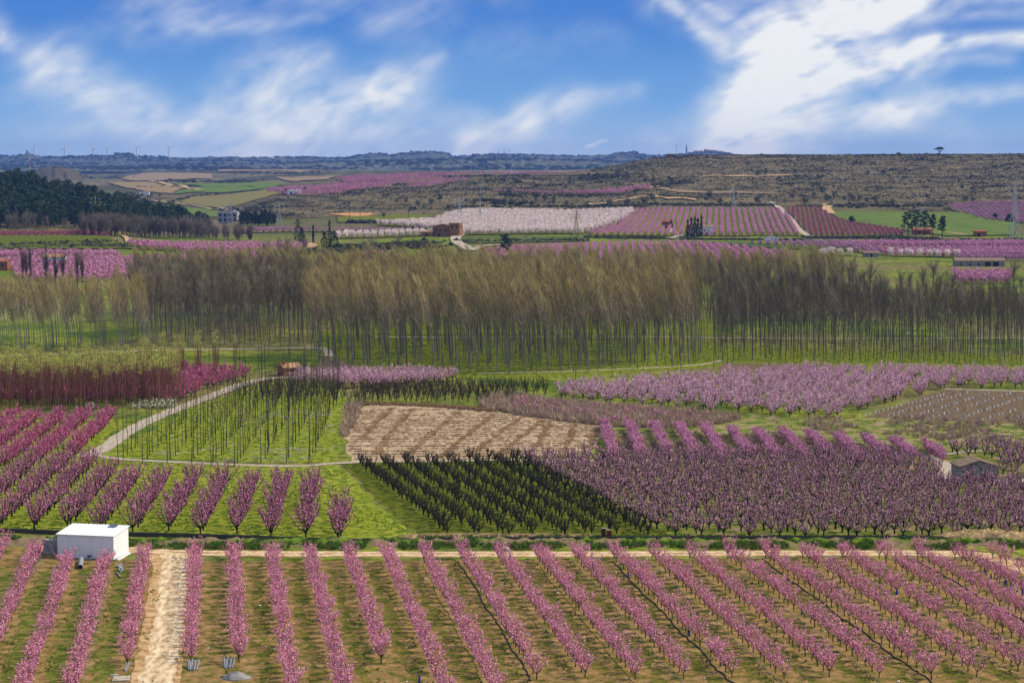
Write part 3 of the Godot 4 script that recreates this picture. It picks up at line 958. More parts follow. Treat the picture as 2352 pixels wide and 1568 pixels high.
# a house with four walls; open: Array of [side, along 0..1, bottom, width, height, "window"/"door"]; side 0 front (+z), 1 right (+x), 2 back, 3 left
func house(called: String, label: String, category: String, p: Vector3, turn: float, w: float, d: float, h: float, rise: float, kind: String, wall: Material, roof: Material, open: Array, extra := {}) -> Node3D:
	var o := thing(called, label, category, p, turn)
	var th := 0.3
	wall_piece(o, "wall", Vector3(w, h + 0.6, th), Vector3(0, h * 0.5 - 0.3, d * 0.5 - th * 0.5), wall)
	wall_piece(o, "wall", Vector3(w, h + 0.6, th), Vector3(0, h * 0.5 - 0.3, -d * 0.5 + th * 0.5), wall)
	for s in [1, -1]:
		var m := MB.new()
		m.box(Transform3D(Basis(), Vector3(0, h * 0.5 - 0.3, 0)), Vector3(th, h + 0.6, d - th * 2.0), Color.WHITE)
		if kind == "gable_x":       # ridge runs along x, gables on the left and right walls
			for q in [th * 0.5, -th * 0.5]:
				var a := Vector3(q, h, d * 0.5); var b := Vector3(q, h + rise, 0); var c := Vector3(q, h, -d * 0.5)
				if q > 0: m.tri(a, b, c, Color.WHITE)
				else: m.tri(a, c, b, Color.WHITE)
		part(o, "wall", m.mesh(wall), Vector3(s * (w * 0.5 - th * 0.5), 0, 0))
	if kind == "gable_z":
		for s in [1, -1]:
			var m := MB.new()
			for q in [th * 0.5, -th * 0.5]:
				var a := Vector3(-w * 0.5, h, q); var b := Vector3(0, h + rise, q); var c := Vector3(w * 0.5, h, q)
				if q > 0: m.tri(a, b, c, Color.WHITE)
				else: m.tri(a, c, b, Color.WHITE)
			part(o, "gable", m.mesh(wall), Vector3(0, 0, s * (d * 0.5 - th * 0.5)))
	var ov: float = extra.get("overhang", 0.3)
	var rt := 0.16
	if kind == "gable_x" or kind == "gable_z":
		var run := (d if kind == "gable_x" else w) * 0.5
		var length := (w if kind == "gable_x" else d) + ov * 2.0
		var an := atan2(rise, run)
		var sl := run / cos(an) + ov
		for s in [1, -1]:
			var m := MB.new()
			var bs := Basis(Vector3.UP, 0.0 if kind == "gable_x" else PI * 0.5)
			var n := maxi(4, int(length / 0.9))
			for k in n:                 # courses of tiles as slightly proud ribs
				var x := -length * 0.5 + (k + 0.5) * length / n
				var t := Transform3D(bs * Basis(Vector3.RIGHT, s * an), bs * Vector3(x, h + rise - sin(an) * sl * 0.5 + rt * 0.5, s * cos(an) * sl * 0.5))
				m.box(t, Vector3(length / n * 0.96, rt * (1.0 if k % 2 else 1.3), sl), Color.WHITE * rng.randf_range(0.85, 1.05))
			part(o, "roof", m.mesh(roof))
	elif kind == "flat":
		wall_piece(o, "roof", Vector3(w - 0.62, 0.2, d - 0.62), Vector3(0, h - 0.15, 0), roof)
	elif kind == "mono":            # falls towards the front
		var an := atan2(rise, d)
		var m := MB.new()
		var n := maxi(4, int(w / 0.9))
		for k in n:
			var x := -w * 0.5 - ov + (k + 0.5) * (w + ov * 2) / n
			m.box(Transform3D(Basis(Vector3.RIGHT, an), Vector3(x, h + rise * 0.5 + 0.12, 0)), Vector3((w + ov * 2) / n * 0.97, rt * (1.0 if k % 2 else 1.25), d / cos(an) + ov * 2), Color.WHITE * rng.randf_range(0.88, 1.04))
		part(o, "roof", m.mesh(roof))
		wall_piece(o, "gable", Vector3(w, rise, th), Vector3(0, h + rise * 0.5, -d * 0.5 + th * 0.5), wall)
		for s in [1, -1]:
			var g := MB.new()
			for q in [th * 0.5, -th * 0.5]:
				var a := Vector3(q, h, d * 0.5); var b := Vector3(q, h + rise, -d * 0.5); var c := Vector3(q, h, -d * 0.5)
				if q > 0: g.tri(a, b, c, Color.WHITE)
				else: g.tri(a, c, b, Color.WHITE)
			part(o, "gable", g.mesh(wall), Vector3(s * (w * 0.5 - th * 0.5), 0, 0))
	for q in open:
		var turn_ := [0.0, PI * 0.5, PI, -PI * 0.5][q[0]] as float
		var half := (d if q[0] % 2 == 0 else w) * 0.5
		var span := w if q[0] % 2 == 0 else d
		var bs := Basis(Vector3.UP, turn_)
		var c := bs * Vector3((q[1] - 0.5) * span, q[2] + q[4] * 0.5, half)
		var m := MB.new()
		m.box(Transform3D(bs, Vector3.ZERO), Vector3(q[3], q[4], 0.05), Color.WHITE)
		var fill := part(o, q[5], m.mesh(extra.get("fill", M.window_dark)), c + bs * Vector3(0, 0, 0.012))
		var g := MB.new()
		for e in [[-1, 0], [1, 0], [0, 1], [0, -1]]:
			var sz := Vector3(0.1, q[4] + 0.2, 0.1) if e[0] != 0 else Vector3(q[3], 0.1, 0.1)
			g.box(Transform3D(bs, bs * Vector3(e[0] * (q[3] * 0.5 + 0.05), e[1] * (q[4] * 0.5 + 0.05), 0.012)), sz, Color.WHITE)
		part(fill, "frame", g.mesh(extra.get("frame", wall)))
	if extra.has("chimney"):
		var cpos: Vector3 = extra.chimney
		wall_piece(o, "chimney", Vector3(0.6, 1.3, 0.6), cpos, wall)
	return o

# ---------------------------------------------------------------- masts and pylons
func lattice(called: String, label: String, p: Vector3, h: float, foot: float, mat: Material, arms: Array, turn := 0.3, thick := 0.16) -> Node3D:
	var o := thing(called, label, "pylon", p, turn, "")
	var m := MB.new()
	var waist := foot * 0.24
	var width := func(y): return lerpf(foot, waist, minf(1.0, y / (h * 0.62))) if y < h * 0.62 else lerpf(waist, waist * 0.5, (y - h * 0.62) / (h * 0.38))
	for sx in [-1, 1]:
		for sz in [-1, 1]:
			var a := Vector3(sx * foot * 0.5, -0.5, sz * foot * 0.5)
			var b := Vector3(sx * waist * 0.5, h * 0.62, sz * waist * 0.5)
			m.bar(a, b, thick, thick, Color.WHITE)
			m.bar(b, Vector3(sx * waist * 0.25, h, sz * waist * 0.25), thick * 0.8, thick * 0.8, Color.WHITE)
	part(o, "legs", m.mesh(mat))
	var g := MB.new()
	var y := 0.0
	while y < h * 0.95:
		var w0: float = width.call(y) * 0.5
		var step := maxf(0.9, w0 * 1.9)
		var y2 := minf(h, y + step)
		var w1: float = width.call(y2) * 0.5
		for q in 4:
			var bs := Basis(Vector3.UP, q * PI * 0.5)
			g.bar(bs * Vector3(-w0, y, w0), bs * Vector3(w1, y2, w1), thick * 0.5, thick * 0.5, Color.WHITE)
			g.bar(bs * Vector3(w0, y, w0), bs * Vector3(-w1, y2, w1), thick * 0.5, thick * 0.5, Color.WHITE)
			g.bar(bs * Vector3(-w1, y2, w1), bs * Vector3(w1, y2, w1), thick * 0.5, thick * 0.5, Color.WHITE)
		y = y2
	part(o, "bracing", g.mesh(mat))
	for q in arms:
		var am := MB.new()
		for s in [-1, 1]:
			am.bar(Vector3(0, q[0], 0), Vector3(s * q[1], q[0] + 0.1, 0), thick * 0.8, thick * 0.8, Color.WHITE)
			am.bar(Vector3(0, q[0] + 1.0, 0), Vector3(s * q[1], q[0] + 0.12, 0), thick * 0.6, thick * 0.6, Color.WHITE)
		part(o, "crossarm", am.mesh(mat))
		for s in [-1, 1]:
			var ins := MB.new()
			ins.tube([Vector3(s * q[1] * 0.97, q[0], 0), Vector3(s * q[1] * 0.97, q[0] - 1.0, 0)], [0.12, 0.12], 6, Color.WHITE)
			part(o, "insulator", ins.mesh(M.white_paint))
	return o

func pole(label: String, p: Vector3, h: float) -> void:
	var o := thing("utility_pole", label, "pole", p)
	var m := MB.new()
	m.tube([Vector3(0, -0.5, 0), Vector3(0, h, 0)], [0.2, 0.13], 7, Color.WHITE)
	part(o, "post", m.mesh(M.dark_wood))
	var a := MB.new()
	a.bar(Vector3(-1.0, h - 0.5, 0), Vector3(1.0, h - 0.5, 0), 0.14, 0.14, Color.WHITE)
	part(o, "crossarm", a.mesh(M.dark_wood))

func turbine(label: String, px: float, hub: float, base: float, d: float, blade: float, turns: float) -> void:
	var p := at(px, base, d)
	var top := at(px, hub, d)
	var h := top.y - p.y
	var o := thing("wind_turbine", label, "wind turbine", p, 0.25, "wind turbines on the far ridge")
	var m := MB.new()
	m.tube([Vector3(0, -25, 0), Vector3(0, h, 0)], [4.2, 2.6], 8, Color.WHITE)
	part(o, "tower", m.mesh(M.white_paint))
	var g := MB.new()
	g.box(Transform3D(Basis(), Vector3(0, h + 1.0, -1.0)), Vector3(5, 5, 11), Color.WHITE)
	part(o, "nacelle", g.mesh(M.white_paint))
	var hb := MB.new()
	hb.tube([Vector3(0, h + 1, 4.5), Vector3(0, h + 1, 8.5)], [2.6, 1.2], 8, Color.WHITE)
	part(o, "hub", hb.mesh(M.white_paint))
	for k in 3:
		var an := turns + TAU * k / 3.0
		var e := Vector3(sin(an), cos(an), 0)
		var b := MB.new()
		b.tube([Vector3(0, h + 1, 6.5) + e * 1.5, Vector3(0, h + 1, 6.5) + e * blade * 0.35, Vector3(0, h + 1, 6.5) + e * blade], [1.5, 2.3, 0.7], 5, Color.WHITE)
		part(o, "blade", b.mesh(M.white_paint))

var PINK := [Color(0.74, 0.26, 0.38), Color(0.81, 0.36, 0.47), Color(0.62, 0.185, 0.30), Color(0.84, 0.48, 0.56)]
var ROSE := [Color(0.60, 0.20, 0.32), Color(0.68, 0.27, 0.41), Color(0.48, 0.13, 0.24), Color(0.74, 0.37, 0.50)]
var MAGENTA := [Color(0.52, 0.12, 0.235), Color(0.60, 0.18, 0.31), Color(0.40, 0.07, 0.16), Color(0.66, 0.26, 0.39)]
var MAUVE := [Color(0.70, 0.33, 0.43), Color(0.78, 0.43, 0.52), Color(0.60, 0.26, 0.35), Color(0.82, 0.53, 0.60)]
var LILAC := [Color(0.74, 0.41, 0.53), Color(0.80, 0.50, 0.61), Color(0.66, 0.33, 0.45), Color(0.84, 0.60, 0.68)]
var PURPLE := [Color(0.62, 0.28, 0.42), Color(0.68, 0.36, 0.50), Color(0.50, 0.19, 0.31)]
var REDDISH := [Color(0.36, 0.10, 0.15), Color(0.42, 0.14, 0.19), Color(0.30, 0.075, 0.11), Color(0.44, 0.19, 0.22)]
var WHITE := [Color(0.78, 0.64, 0.60), Color(0.82, 0.71, 0.66), Color(0.70, 0.55, 0.52)]
var BARK := Color(0.055, 0.042, 0.036)

func P(a: Array) -> Array:          # pairs of numbers to points
	var r := []
	for i in range(0, a.size(), 2):
		r.append(Vector2(a[i], a[i + 1]))
	return r

func _ready() -> void:
	rng.seed = 20240312
	var cam := Camera3D.new()
	cam.name = "camera"
	add_child(cam)
	cam.position = Vector3(0, EYE, 0)
	cam.rotation.x = -atan(419.0 / 4573.0)
	cam.fov = rad_to_deg(2.0 * atan(784.0 / F))
	cam.near = 1.0
	cam.far = 16000.0
	cam.current = true

	var env := Environment.new()
	env.background_mode = Environment.BG_SKY
	env.sky = make_sky()
	env.background_energy_multiplier = 0.95
	env.tonemap_mode = Environment.TONE_MAPPER_LINEAR
	env.tonemap_exposure = 1.0
	env.sdfgi_enabled = true
	env.ssao_enabled = true
	env.ssil_enabled = true
	env.fog_enabled = true
	env.fog_density = 0.00005
	env.fog_light_color = Color(0.50, 0.67, 1.0)
	var we := WorldEnvironment.new()
	we.name = "world_environment"
	we.environment = env
	add_child(we)

	var sun := DirectionalLight3D.new()
	sun.name = "sun"
	sun.light_color = Color(1.0, 0.95, 0.86)
	sun.light_energy = 1.6
	sun.light_angular_distance = 0.5
	sun.shadow_enabled = true
	add_child(sun)
	sun.look_at_from_position(Vector3.ZERO, Vector3(-0.70, -0.70, 0.12), Vector3.UP)

	make_grid()
	materials()
	make_terrain(M.terrain)
	far_hills()
	near_ground()
	far_ground()
	near_orchard()
	middle_orchards()
	poplars()
	far_orchards()
	wild_growth()
	near_things()
	buildings()
	masts()

# ---------------------------------------------------------------- the far setting
func far_hills() -> void:
	var c1 := [Color(0.05, 0.065, 0.04), Color(0.10, 0.105, 0.075), Color(0.16, 0.15, 0.10)]
	var c2 := [Color(0.05, 0.062, 0.045), Color(0.085, 0.095, 0.07), Color(0.11, 0.11, 0.08)]
	ridge(7600.0, 900.0, P([-760, 386, -200, 384, 0, 382, 130, 384, 340, 383, 480, 380, 560, 379, 640, 376, 760, 374, 860, 370, 980, 367, 1090, 365, 1200, 366, 1330, 368, 1420, 372, 1520, 374, 1700, 374, 2300, 374, 2950, 374]), 391.0, c1, 9.0, 5.0, 5)
	ridge(10200.0, 1000.0, P([-760, 366, -300, 360, -60, 359, 0, 357, 30, 359, 55, 355, 75, 354, 100, 358, 180, 359, 262, 357, 272, 353, 300, 353, 316, 359, 420, 362, 520, 361, 600, 362, 700, 361, 790, 362, 835, 356, 850, 352, 880, 352, 900, 356, 918, 350, 985, 348, 1020, 350, 1045, 360, 1075, 357, 1100, 355, 1144, 354, 1240, 356, 1330, 358, 1400, 355, 1415, 350, 1460, 349, 1476, 355, 1500, 358, 1540, 358, 1560, 355, 1600, 351, 1640, 350, 1680, 354, 1720, 358, 1900, 362, 2950, 364]), 380.0, c2, 8.0, 3.0, 6)

func far_ground() -> void:
	var soil: Material = M.orchard_floor
	var w := Color.WHITE
	sheet("green_field", outline(P([336, 467, 420, 473, 506, 487, 498, 500, 410, 497, 337, 477])), M.crop, 0.3, w)
	sheet("olive_field", outline(P([362, 463, 450, 452, 608, 436, 649, 447, 580, 462, 506, 478, 478, 476])), M.stubble, 0.3, Color(0.72, 0.85, 0.5))
	sheet("green_field", outline(P([393, 447, 458, 430, 612, 429, 608, 435, 444, 442])), M.crop, 0.4, w)
	sheet("green_field", outline(P([376, 422, 649, 420, 649, 427, 427, 426])), M.crop, 0.6, w)
	sheet("stubble_field", outline(P([273, 408, 359, 397, 485, 400, 489, 411, 359, 417, 290, 415])), M.stubble, 0.8, Color(1.5, 1.45, 1.3))
	sheet("stubble_field", outline(P([232, 417, 325, 419, 427, 432, 393, 446, 330, 441, 300, 434, 273, 428])), M.stubble, 0.6, Color(1.1, 1.1, 0.8))
	sheet("stubble_field", outline(P([632, 408, 769, 406, 752, 414, 650, 415])), M.stubble, 0.8, Color(1.4, 1.3, 1.2))
	sheet("green_field", outline(P([-20, 383, 85, 380, 205, 382, 307, 386, 240, 389, 137, 386])), M.crop, 1.0, w)
	sheet("stubble_field", outline(P([500, 390, 690, 389, 760, 391, 620, 394, 500, 395])), M.stubble, 1.0, Color(1.3, 1.2, 1.0))
	sheet("green_field", outline(P([1300, 386, 1360, 385, 1390, 387, 1340, 389])), M.crop, 1.2, w)
	sheet("sand", outline(P([752, 493, 800, 490, 862, 491, 842, 499, 790, 497])), M.sand, 0.3, Color(1.0, 0.8, 0.62))
	sheet("meadow", outline(P([775, 499, 900, 494, 1004, 497, 960, 506, 860, 510, 775, 512])), M.meadow, 0.3, Color(0.7, 0.66, 0.8))
	sheet("green_field", outline(P([1908, 489, 2190, 488, 2332, 511, 2330, 541, 2178, 543, 2078, 530, 1972, 513, 1924, 502])), M.crop, 0.3, w)
	sheet("green_field", outline(P([1612, 556, 1700, 558, 1800, 565, 1968, 577, 1890, 577, 1720, 568])), M.crop, 0.35, Color(0.6, 0.62, 0.9))
	sheet("ploughed_field", outline(P([1430, 441, 1484, 430, 1580, 438, 1700, 440, 1830, 443, 1700, 445, 1560, 443])), M.stubble, 0.4, Color(1.25, 1.15, 1.0))
	sheet("green_bank", outline(P([1050, 551, 1100, 560, 1250, 557, 1350, 555, 1340, 545, 1060, 544])), M.rough_grass, 0.3, Color(0.5, 0.62, 0.5))
	sheet("green_bank", outline(P([-60, 574, 280, 572, 410, 578, 410, 570, 262, 556, 250, 546, -60, 545])), M.meadow, 0.4, Color(0.55, 0.55, 0.6))
	# tracks
	path("dirt_road", P([1413, 442, 1450, 435, 1490, 427]), 7.0, M.sand, 0.5, 0.6)
	path("dirt_road", P([1350, 471, 1420, 462, 1470, 452, 1530, 456, 1600, 460]), 5.0, M.sand, 0.5, 0.6)
	path("dirt_road", P([1768, 466, 1784, 474, 1800, 488, 1822, 512, 1836, 528, 1856, 544]), 4.5, M.gravel, 0.45, 0.5)
	path("dirt_road", P([1904, 470, 1900, 480, 1908, 492]), 8.0, M.sand, 0.5, 0.9)
	path("dirt_road", P([1540, 408, 1620, 407, 1700, 405, 1822, 404]), 4.0, M.sand, 0.6, 0.6)
	path("dirt_road", P([342, 417, 380, 424, 420, 428, 462, 437]), 9.0, M.sand, 0.8, 0.5)
	path("dirt_road", P([352, 462, 420, 470, 480, 480, 520, 484]), 5.0, M.gravel, 0.5, 0.5)
	path("gravel_road", P([1060, 540, 1046, 547, 1050, 558, 1068, 569, 1086, 577]), 7.0, M.gravel, 0.4, 0.3)
	path("gravel_road", P([1078, 577, 1092, 574, 1110, 567, 1150, 563]), 5.0, M.gravel, 0.45, 0.3)
	path("gravel_road", P([1543, 527, 1548, 536, 1566, 541, 1540, 549]), 5.0, M.gravel, 0.45, 0.4)
	path("dirt_road", P([2120, 536, 2170, 535, 2220, 541]), 3.5, M.sand, 0.5, 0.4)
	path("dirt_road", P([-40, 541, 120, 541, 262, 541, 286, 546, 296, 560]), 4.0, M.sand, 0.6, 0.4)
	path("dirt_road", P([706, 571, 720, 565, 700, 560]), 6.0, M.sand, 0.5, 0.4)

func near_ground() -> void:
	# soil of the near orchard
	sheet("orchard_soil", rag(outline(P([-420, 1258, 40, 1258, 300, 1284, 420, 1290, 2160, 1281, 2280, 1283, 2420, 1335, 2900, 1420, 2900, 1800, -420, 1800])), 3.0, 0.35), M.soil, 0.012)
	sheet("meadow", rag(outline(P([-300, 1222, 300, 1228, 800, 1243, 945, 1226, 860, 1150, 780, 1068, 690, 1068, 460, 1066, 245, 1058, 190, 1052, 290, 962, -300, 962])), 3.0, 0.5), M.meadow, 0.014)
	sheet("meadow", rag(outline(P([780, 1064, 1180, 1052, 1300, 1110, 1560, 1234, 960, 1226, 860, 1140])), 3.0, 0.5), M.meadow, 0.010, Color(0.48, 0.48, 0.5))
	sheet("orchard_floor", rag(outline(P([1190, 1056, 1800, 1050, 2500, 1010, 2700, 1238, 1560, 1238, 1300, 1112])), 3.0, 0.6), M.rough_grass, 0.013, Color(0.92, 0.92, 0.8))
	sheet("meadow", rag(outline(P([2180, 1262, 2260, 1265, 2420, 1322, 2700, 1400, 2700, 1240, 2200, 1250])), 3.0, 0.4), M.meadow, 0.02)
	sheet("meadow", rag(outline(P([270, 1052, 690, 1062, 770, 1060, 800, 1000, 800, 935, 780, 885, 660, 872, 560, 890, 440, 938, 300, 1020])), 4.0, 0.6), M.meadow, 0.016, Color(0.95, 0.95, 1.0))
	sheet("rough_grass", rag(outline(P([1090, 925, 1285, 912, 1560, 940, 1920, 965, 2000, 958, 2420, 976, 2420, 1020, 2150, 1025, 1800, 1050, 1390, 1040, 1384, 978])), 4.0, 0.9), M.rough_grass, 0.016)
	sheet("ploughed_field", rag(outline(P([854, 930, 960, 929, 1083, 934, 1185, 953, 1300, 967, 1386, 978, 1376, 1030, 1300, 1043, 1190, 1050, 1000, 1056, 809, 1060, 792, 1030, 800, 985, 826, 940])), 4.0, 0.5), M.ploughed, 0.03)
	sheet("dark_soil", rag(outline(P([2178, 893, 2420, 899, 2420, 975, 2250, 970, 1990, 958, 2080, 926])), 4.0, 0.4), M.dark_soil, 0.03)
	sheet("dark_soil", rag(outline(P([1655, 834, 1850, 836, 1990, 842, 1990, 848, 1800, 852, 1650, 846])), 4.0, 0.6), M.dark_soil, 0.03, Color(1.1, 1.2, 1.1))
	for q in [[P([-60, 740, 300, 735, 700, 735, 1640, 732, 2450, 740, 2450, 700, -60, 690]), 0.014, Color(0.9, 1.0, 0.8)], [P([350, 802, 720, 798, 740, 770, 350, 770]), 0.018, Color(1.1, 0.95, 1.3)]]:
		sheet("rough_grass", rag(outline(q[0]), 6.0, 1.2), M.rough_grass, q[1], q[2])
	sheet("meadow", rag(outline(P([720, 862, 1290, 868, 1640, 842, 2450, 848, 2450, 820, 1640, 795, 1640, 735, 800, 735, 730, 770])), 6.0, 1.2), M.meadow, 0.02, Color(0.8, 0.8, 0.8))
	# roads and tracks
	path("dirt_road", P([-260, 1243, -60, 1245, 60, 1248, 140, 1251, 300, 1262, 420, 1269, 700, 1272, 1100, 1273, 1500, 1272, 1900, 1270, 2180, 1272, 2270, 1277, 2420, 1330, 2700, 1420]), 3.7, M.sand, 0.03, 0.22)
	for s in [-0.85, 0.85]:
		var q := smooth(Array(outline(P([40, 1247, 140, 1251, 300, 1262, 420, 1269, 700, 1272, 1100, 1273, 1500, 1272, 1900, 1270, 2180, 1272]))), 2.0)
		for i in q.size(): q[i] += Vector2(0, s)
		sheet("wheel_track", rag(strip(q, [0.62]), 1e9, 0.09), M.pale_sand, 0.042)
	sheet("dirt_track", rag(outline(P([330, 1266, 440, 1274, 437, 1310, 428, 1380, 420, 1470, 412, 1600, 400, 1760, 250, 1760, 292, 1600, 312, 1510, 330, 1420, 342, 1340, 352, 1300])), 2.0, 0.22), M.sand, 0.034, Color(0.93, 0.9, 0.84))
	sheet("dirt_track", rag(strip(smooth(Array(outline(P([392, 1272, 405, 1292, 398, 1320, 394, 1380, 384, 1440, 372, 1510, 358, 1568, 336, 1660]))), 1.5), [3.3]), 1e9, 0.25), M.pale_sand, 0.040, Color(0.86, 0.84, 0.8))
	for q in [P([400, 1274, 398, 1290, 383, 1310, 373, 1380, 366, 1440, 352, 1510, 335, 1568, 310, 1660]), P([372, 1274, 414, 1288, 421, 1312, 413, 1380, 404, 1450, 394, 1510, 383, 1568, 365, 1660])]:
		sheet("wheel_track", rag(strip(smooth(Array(outline(q)), 1.5), [0.85]), 1e9, 0.1), M.pale_sand, 0.046, Color(1.14, 1.16, 1.18))
	path("gravel_path", P([190, 1047, 222, 1038, 250, 1022, 290, 993, 350, 962, 430, 930, 520, 896, 590, 873, 650, 866, 700, 864]), 3.3, M.gravel, 0.04, 0.2)
	path("gravel_path", P([222, 1044, 262, 1053, 400, 1061, 560, 1068, 690, 1070, 770, 1064, 860, 1060, 1000, 1059, 1190, 1056, 1500, 1058, 1950, 1057]), 1.7, M.gravel, 0.045, 0.15)
	path("gravel_path", P([-60, 822, 60, 816, 180, 811, 350, 804, 520, 802, 700, 799, 745, 802, 760, 820]), 2.6, M.gravel, 0.04, 0.2)
	path("gravel_path", P([1100, 858, 1290, 853, 1420, 848, 1560, 841, 1620, 836, 1660, 826]), 1.3, M.gravel, 0.04, 0.3)
	path("gravel_path", P([860, 773, 1100, 775, 1330, 772, 1600, 775, 1900, 777, 2420, 776]), 2.0, M.gravel, 0.04, 0.2)
	path("gravel_path", P([2120, 1048, 2160, 1060, 2180, 1078, 2176, 1098, 2240, 1108, 2310, 1106, 2420, 1100]), 3.0, M.gravel, 0.045, 0.3)
	path("gravel_path", P([2116, 1047, 2190, 1040, 2260, 1034]), 1.6, M.gravel, 0.04, 0.3)
	path("gravel_path", P([2170, 893, 2260, 896, 2420, 900]), 1.4, M.gravel, 0.045, 0.1)
	# damp strips across the ploughed field, then rows of turned clods
	for q in [P([862, 1045, 905, 985, 950, 938]), P([830, 1010, 870, 965, 905, 935]), P([930, 1050, 1000, 990, 1060, 940]), P([1010, 1052, 1090, 985, 1140, 948]), P([1075, 1050, 1140, 1000, 1195, 960]), P([1140, 1050, 1195, 1005, 1250, 964]), P([1218, 1046, 1240, 1012, 1262, 968]), P([1290, 1042, 1312, 1000, 1322, 972]), P([1352, 1030, 1364, 1000, 1376, 980])]:
		sheet("dark_soil", rag(strip(smooth(Array(outline(q)), 1.6), [1.3]), 1e9, 0.5), M.damp_soil, 0.036)
	# the grassy bank between road and channel
	var b := MB.new()
	var n := 900
	for j in 7:
		for i in n + 1:
			var px := -300.0 + i * 3.3
			var g := G(px, 1247.0)
			var z := g.z + lerpf(-0.4, 3.6, j / 6.0) - 1.0
			var prof := [0.0, 0.42, 0.55, 0.5, 0.34, 0.16, -0.03][j] as float
			var e := fine_noise.get_noise_2d(g.x * 14.0, z * 14.0)
			b.v.append(Vector3(g.x, prof * (1.0 + e * 0.9) + 0.02, z))
			var q := fine_noise.get_noise_2d(g.x * 4.0 + 80.0, z * 6.0)
			b.c.append(Color(0.10, 0.16, 0.016).lerp(Color(0.19, 0.14, 0.075), smoothstep(-0.1, 0.2, q)) * (1.0 + e * 0.3))
	for j in 7:
		for i in n + 1:
			var e2 := b.v[j * (n + 1) + mini(i + 1, n)] - b.v[j * (n + 1) + maxi(i - 1, 0)]
			var g2 := b.v[mini(j + 1, 6) * (n + 1) + i] - b.v[maxi(j - 1, 0) * (n + 1) + i]
			b.n.append(g2.cross(e2).normalized())
	for j in 6:
		for i in n:
			var k := j * (n + 1) + i
			b.f.append(k); b.f.append(k + 1); b.f.append(k + n + 1)
			b.f.append(k + 1); b.f.append(k + n + 2); b.f.append(k + n + 1)
	structure("grass_bank", b.mesh(M.leaves))

# ---------------------------------------------------------------- the near orchard, rows that run down from the road
func row_x(px1280: float, py: float) -> float:      # x in the photograph of a near row at another height
	return 490.0 + (px1280 - 490.0) * (py - 365.0) / 915.0

var near_rows := []

func near_orchard() -> void:
	var protos := []
	for i in 7:
		protos.append(vase_tree(100 + i, {"trunk": 0.5, "r": 0.055, "limbs": 5, "el0": 38, "el1": 62, "rise": 26, "len": 1.55, "shoots": 8, "shoot": 0.8, "twig": 0.011, "flowers": [14, 13, 15, 7, 13, 12, 8][i], "petal": 0.088, "pink": PINK, "bark": Color(0.075, 0.045, 0.042), "spread": 1.2}))
	for k in range(0, 7):
		near_rows.append([333.0 - 83.0 * k, -k - 1])
	for k in range(0, 26):
		near_rows.append([448.0 + 87.0 * k, k + 1])
	var spots := []
	for q in near_rows:
		var px: float = q[0]
		var y0 := 1284.0
		if q[1] == -1: y0 = 1292.0
		if q[1] in [-2, -3]: y0 = 1303.0
		if q[1] == -4: y0 = 1282.0
		if q[1] <= -5: y0 = 1262.0
		var g0 := G(row_x(px, y0), y0)
		var dir := Vector3((490.0 - 1176.0) / F, 0, -1.0).normalized()
		var t := 0.0
		var n := 0
		while t < 84.0:
			n += 1
			var p := g0 - dir * t + Vector3(rng.randf_range(-0.12, 0.12), 0, rng.randf_range(-0.15, 0.15))
			t += 2.12 * rng.randf_range(0.94, 1.06)
			if rng.randf() < 0.02: continue
			var u := p.x / -p.z * F + 1176.0
			var last := {-1: 1530.0, 1: 1526.0, 2: 1522.0, 5: 1534.0}.get(q[1], 1562.0 if q[1] >= 8 else 1700.0) as float
			if row_of(p) > last: continue
			if u > -90.0 and u < 2450.0 and -p.z > 180.0:
				spots.append([p, q[1], n])
	# largest in the picture first: the 300 nearest stand alone
	var lab := func(q):
		var side_ := "right" if q[1] > 0 else "left"
		return "pink peach tree, %s from the road, %s row %s of the sandy track" % [ordinal(q[2]), ordinal(absi(q[1])), side_]
	plant("pink_peach_tree", ["trunk", "blossom"], protos, spots, 300, lab, "peach tree", "pink peach trees in the near orchard", "peach_orchard_vegetation", 0.94, 1.24)
	# mown grass down the middle of the lanes, strongest on the left
	for q in near_rows:
		var pts := []
		for k in 9: pts.append(Vector2(row_x(q[0] + (40.0 if q[1] < 0 else 47.0), 1306.0 + k * 40.0), 1306.0 + k * 40.0))
		if q[1] == -1: continue
		sheet("grass_strip", rag(rag(strip(smooth(Array(outline(pts)), 2.0), [1.7 if q[1] < 0 else 1.1]), 1e9, 0.55), 1e9, 0.2), M.lane_grass, 0.022 + 0.004 * (q[1] % 2), Color(1, 1, 1) if q[1] < 0 else Color(1.0, 0.86, 0.9))
	# tufts along the rows
	var grass := [tuft(1, [Color(0.14, 0.2, 0.02), Color(0.2, 0.25, 0.03)], 16, 0.16, 0.02), tuft(2, [Color(0.11, 0.17, 0.016), Color(0.18, 0.22, 0.03)], 18, 0.2, 0.025)]
	var pl := []
	for q in near_rows:
		for i in 150:
			var py := rng.randf_range(1282, 1600)
			var off := -1.2 + rng.randfn() * 0.5 if q[1] > 0 else 1.6 + rng.randfn() * 0.5
			var p := G(row_x(q[0], py), py) + Vector3(off, 0, 0)
			if fine_noise.get_noise_2d(p.x * 3.0, p.z * 3.0) > 0.02:
				pl.append(placed(p, 0.7, 1.6))
	mass("orchard_grass", grass, pl)

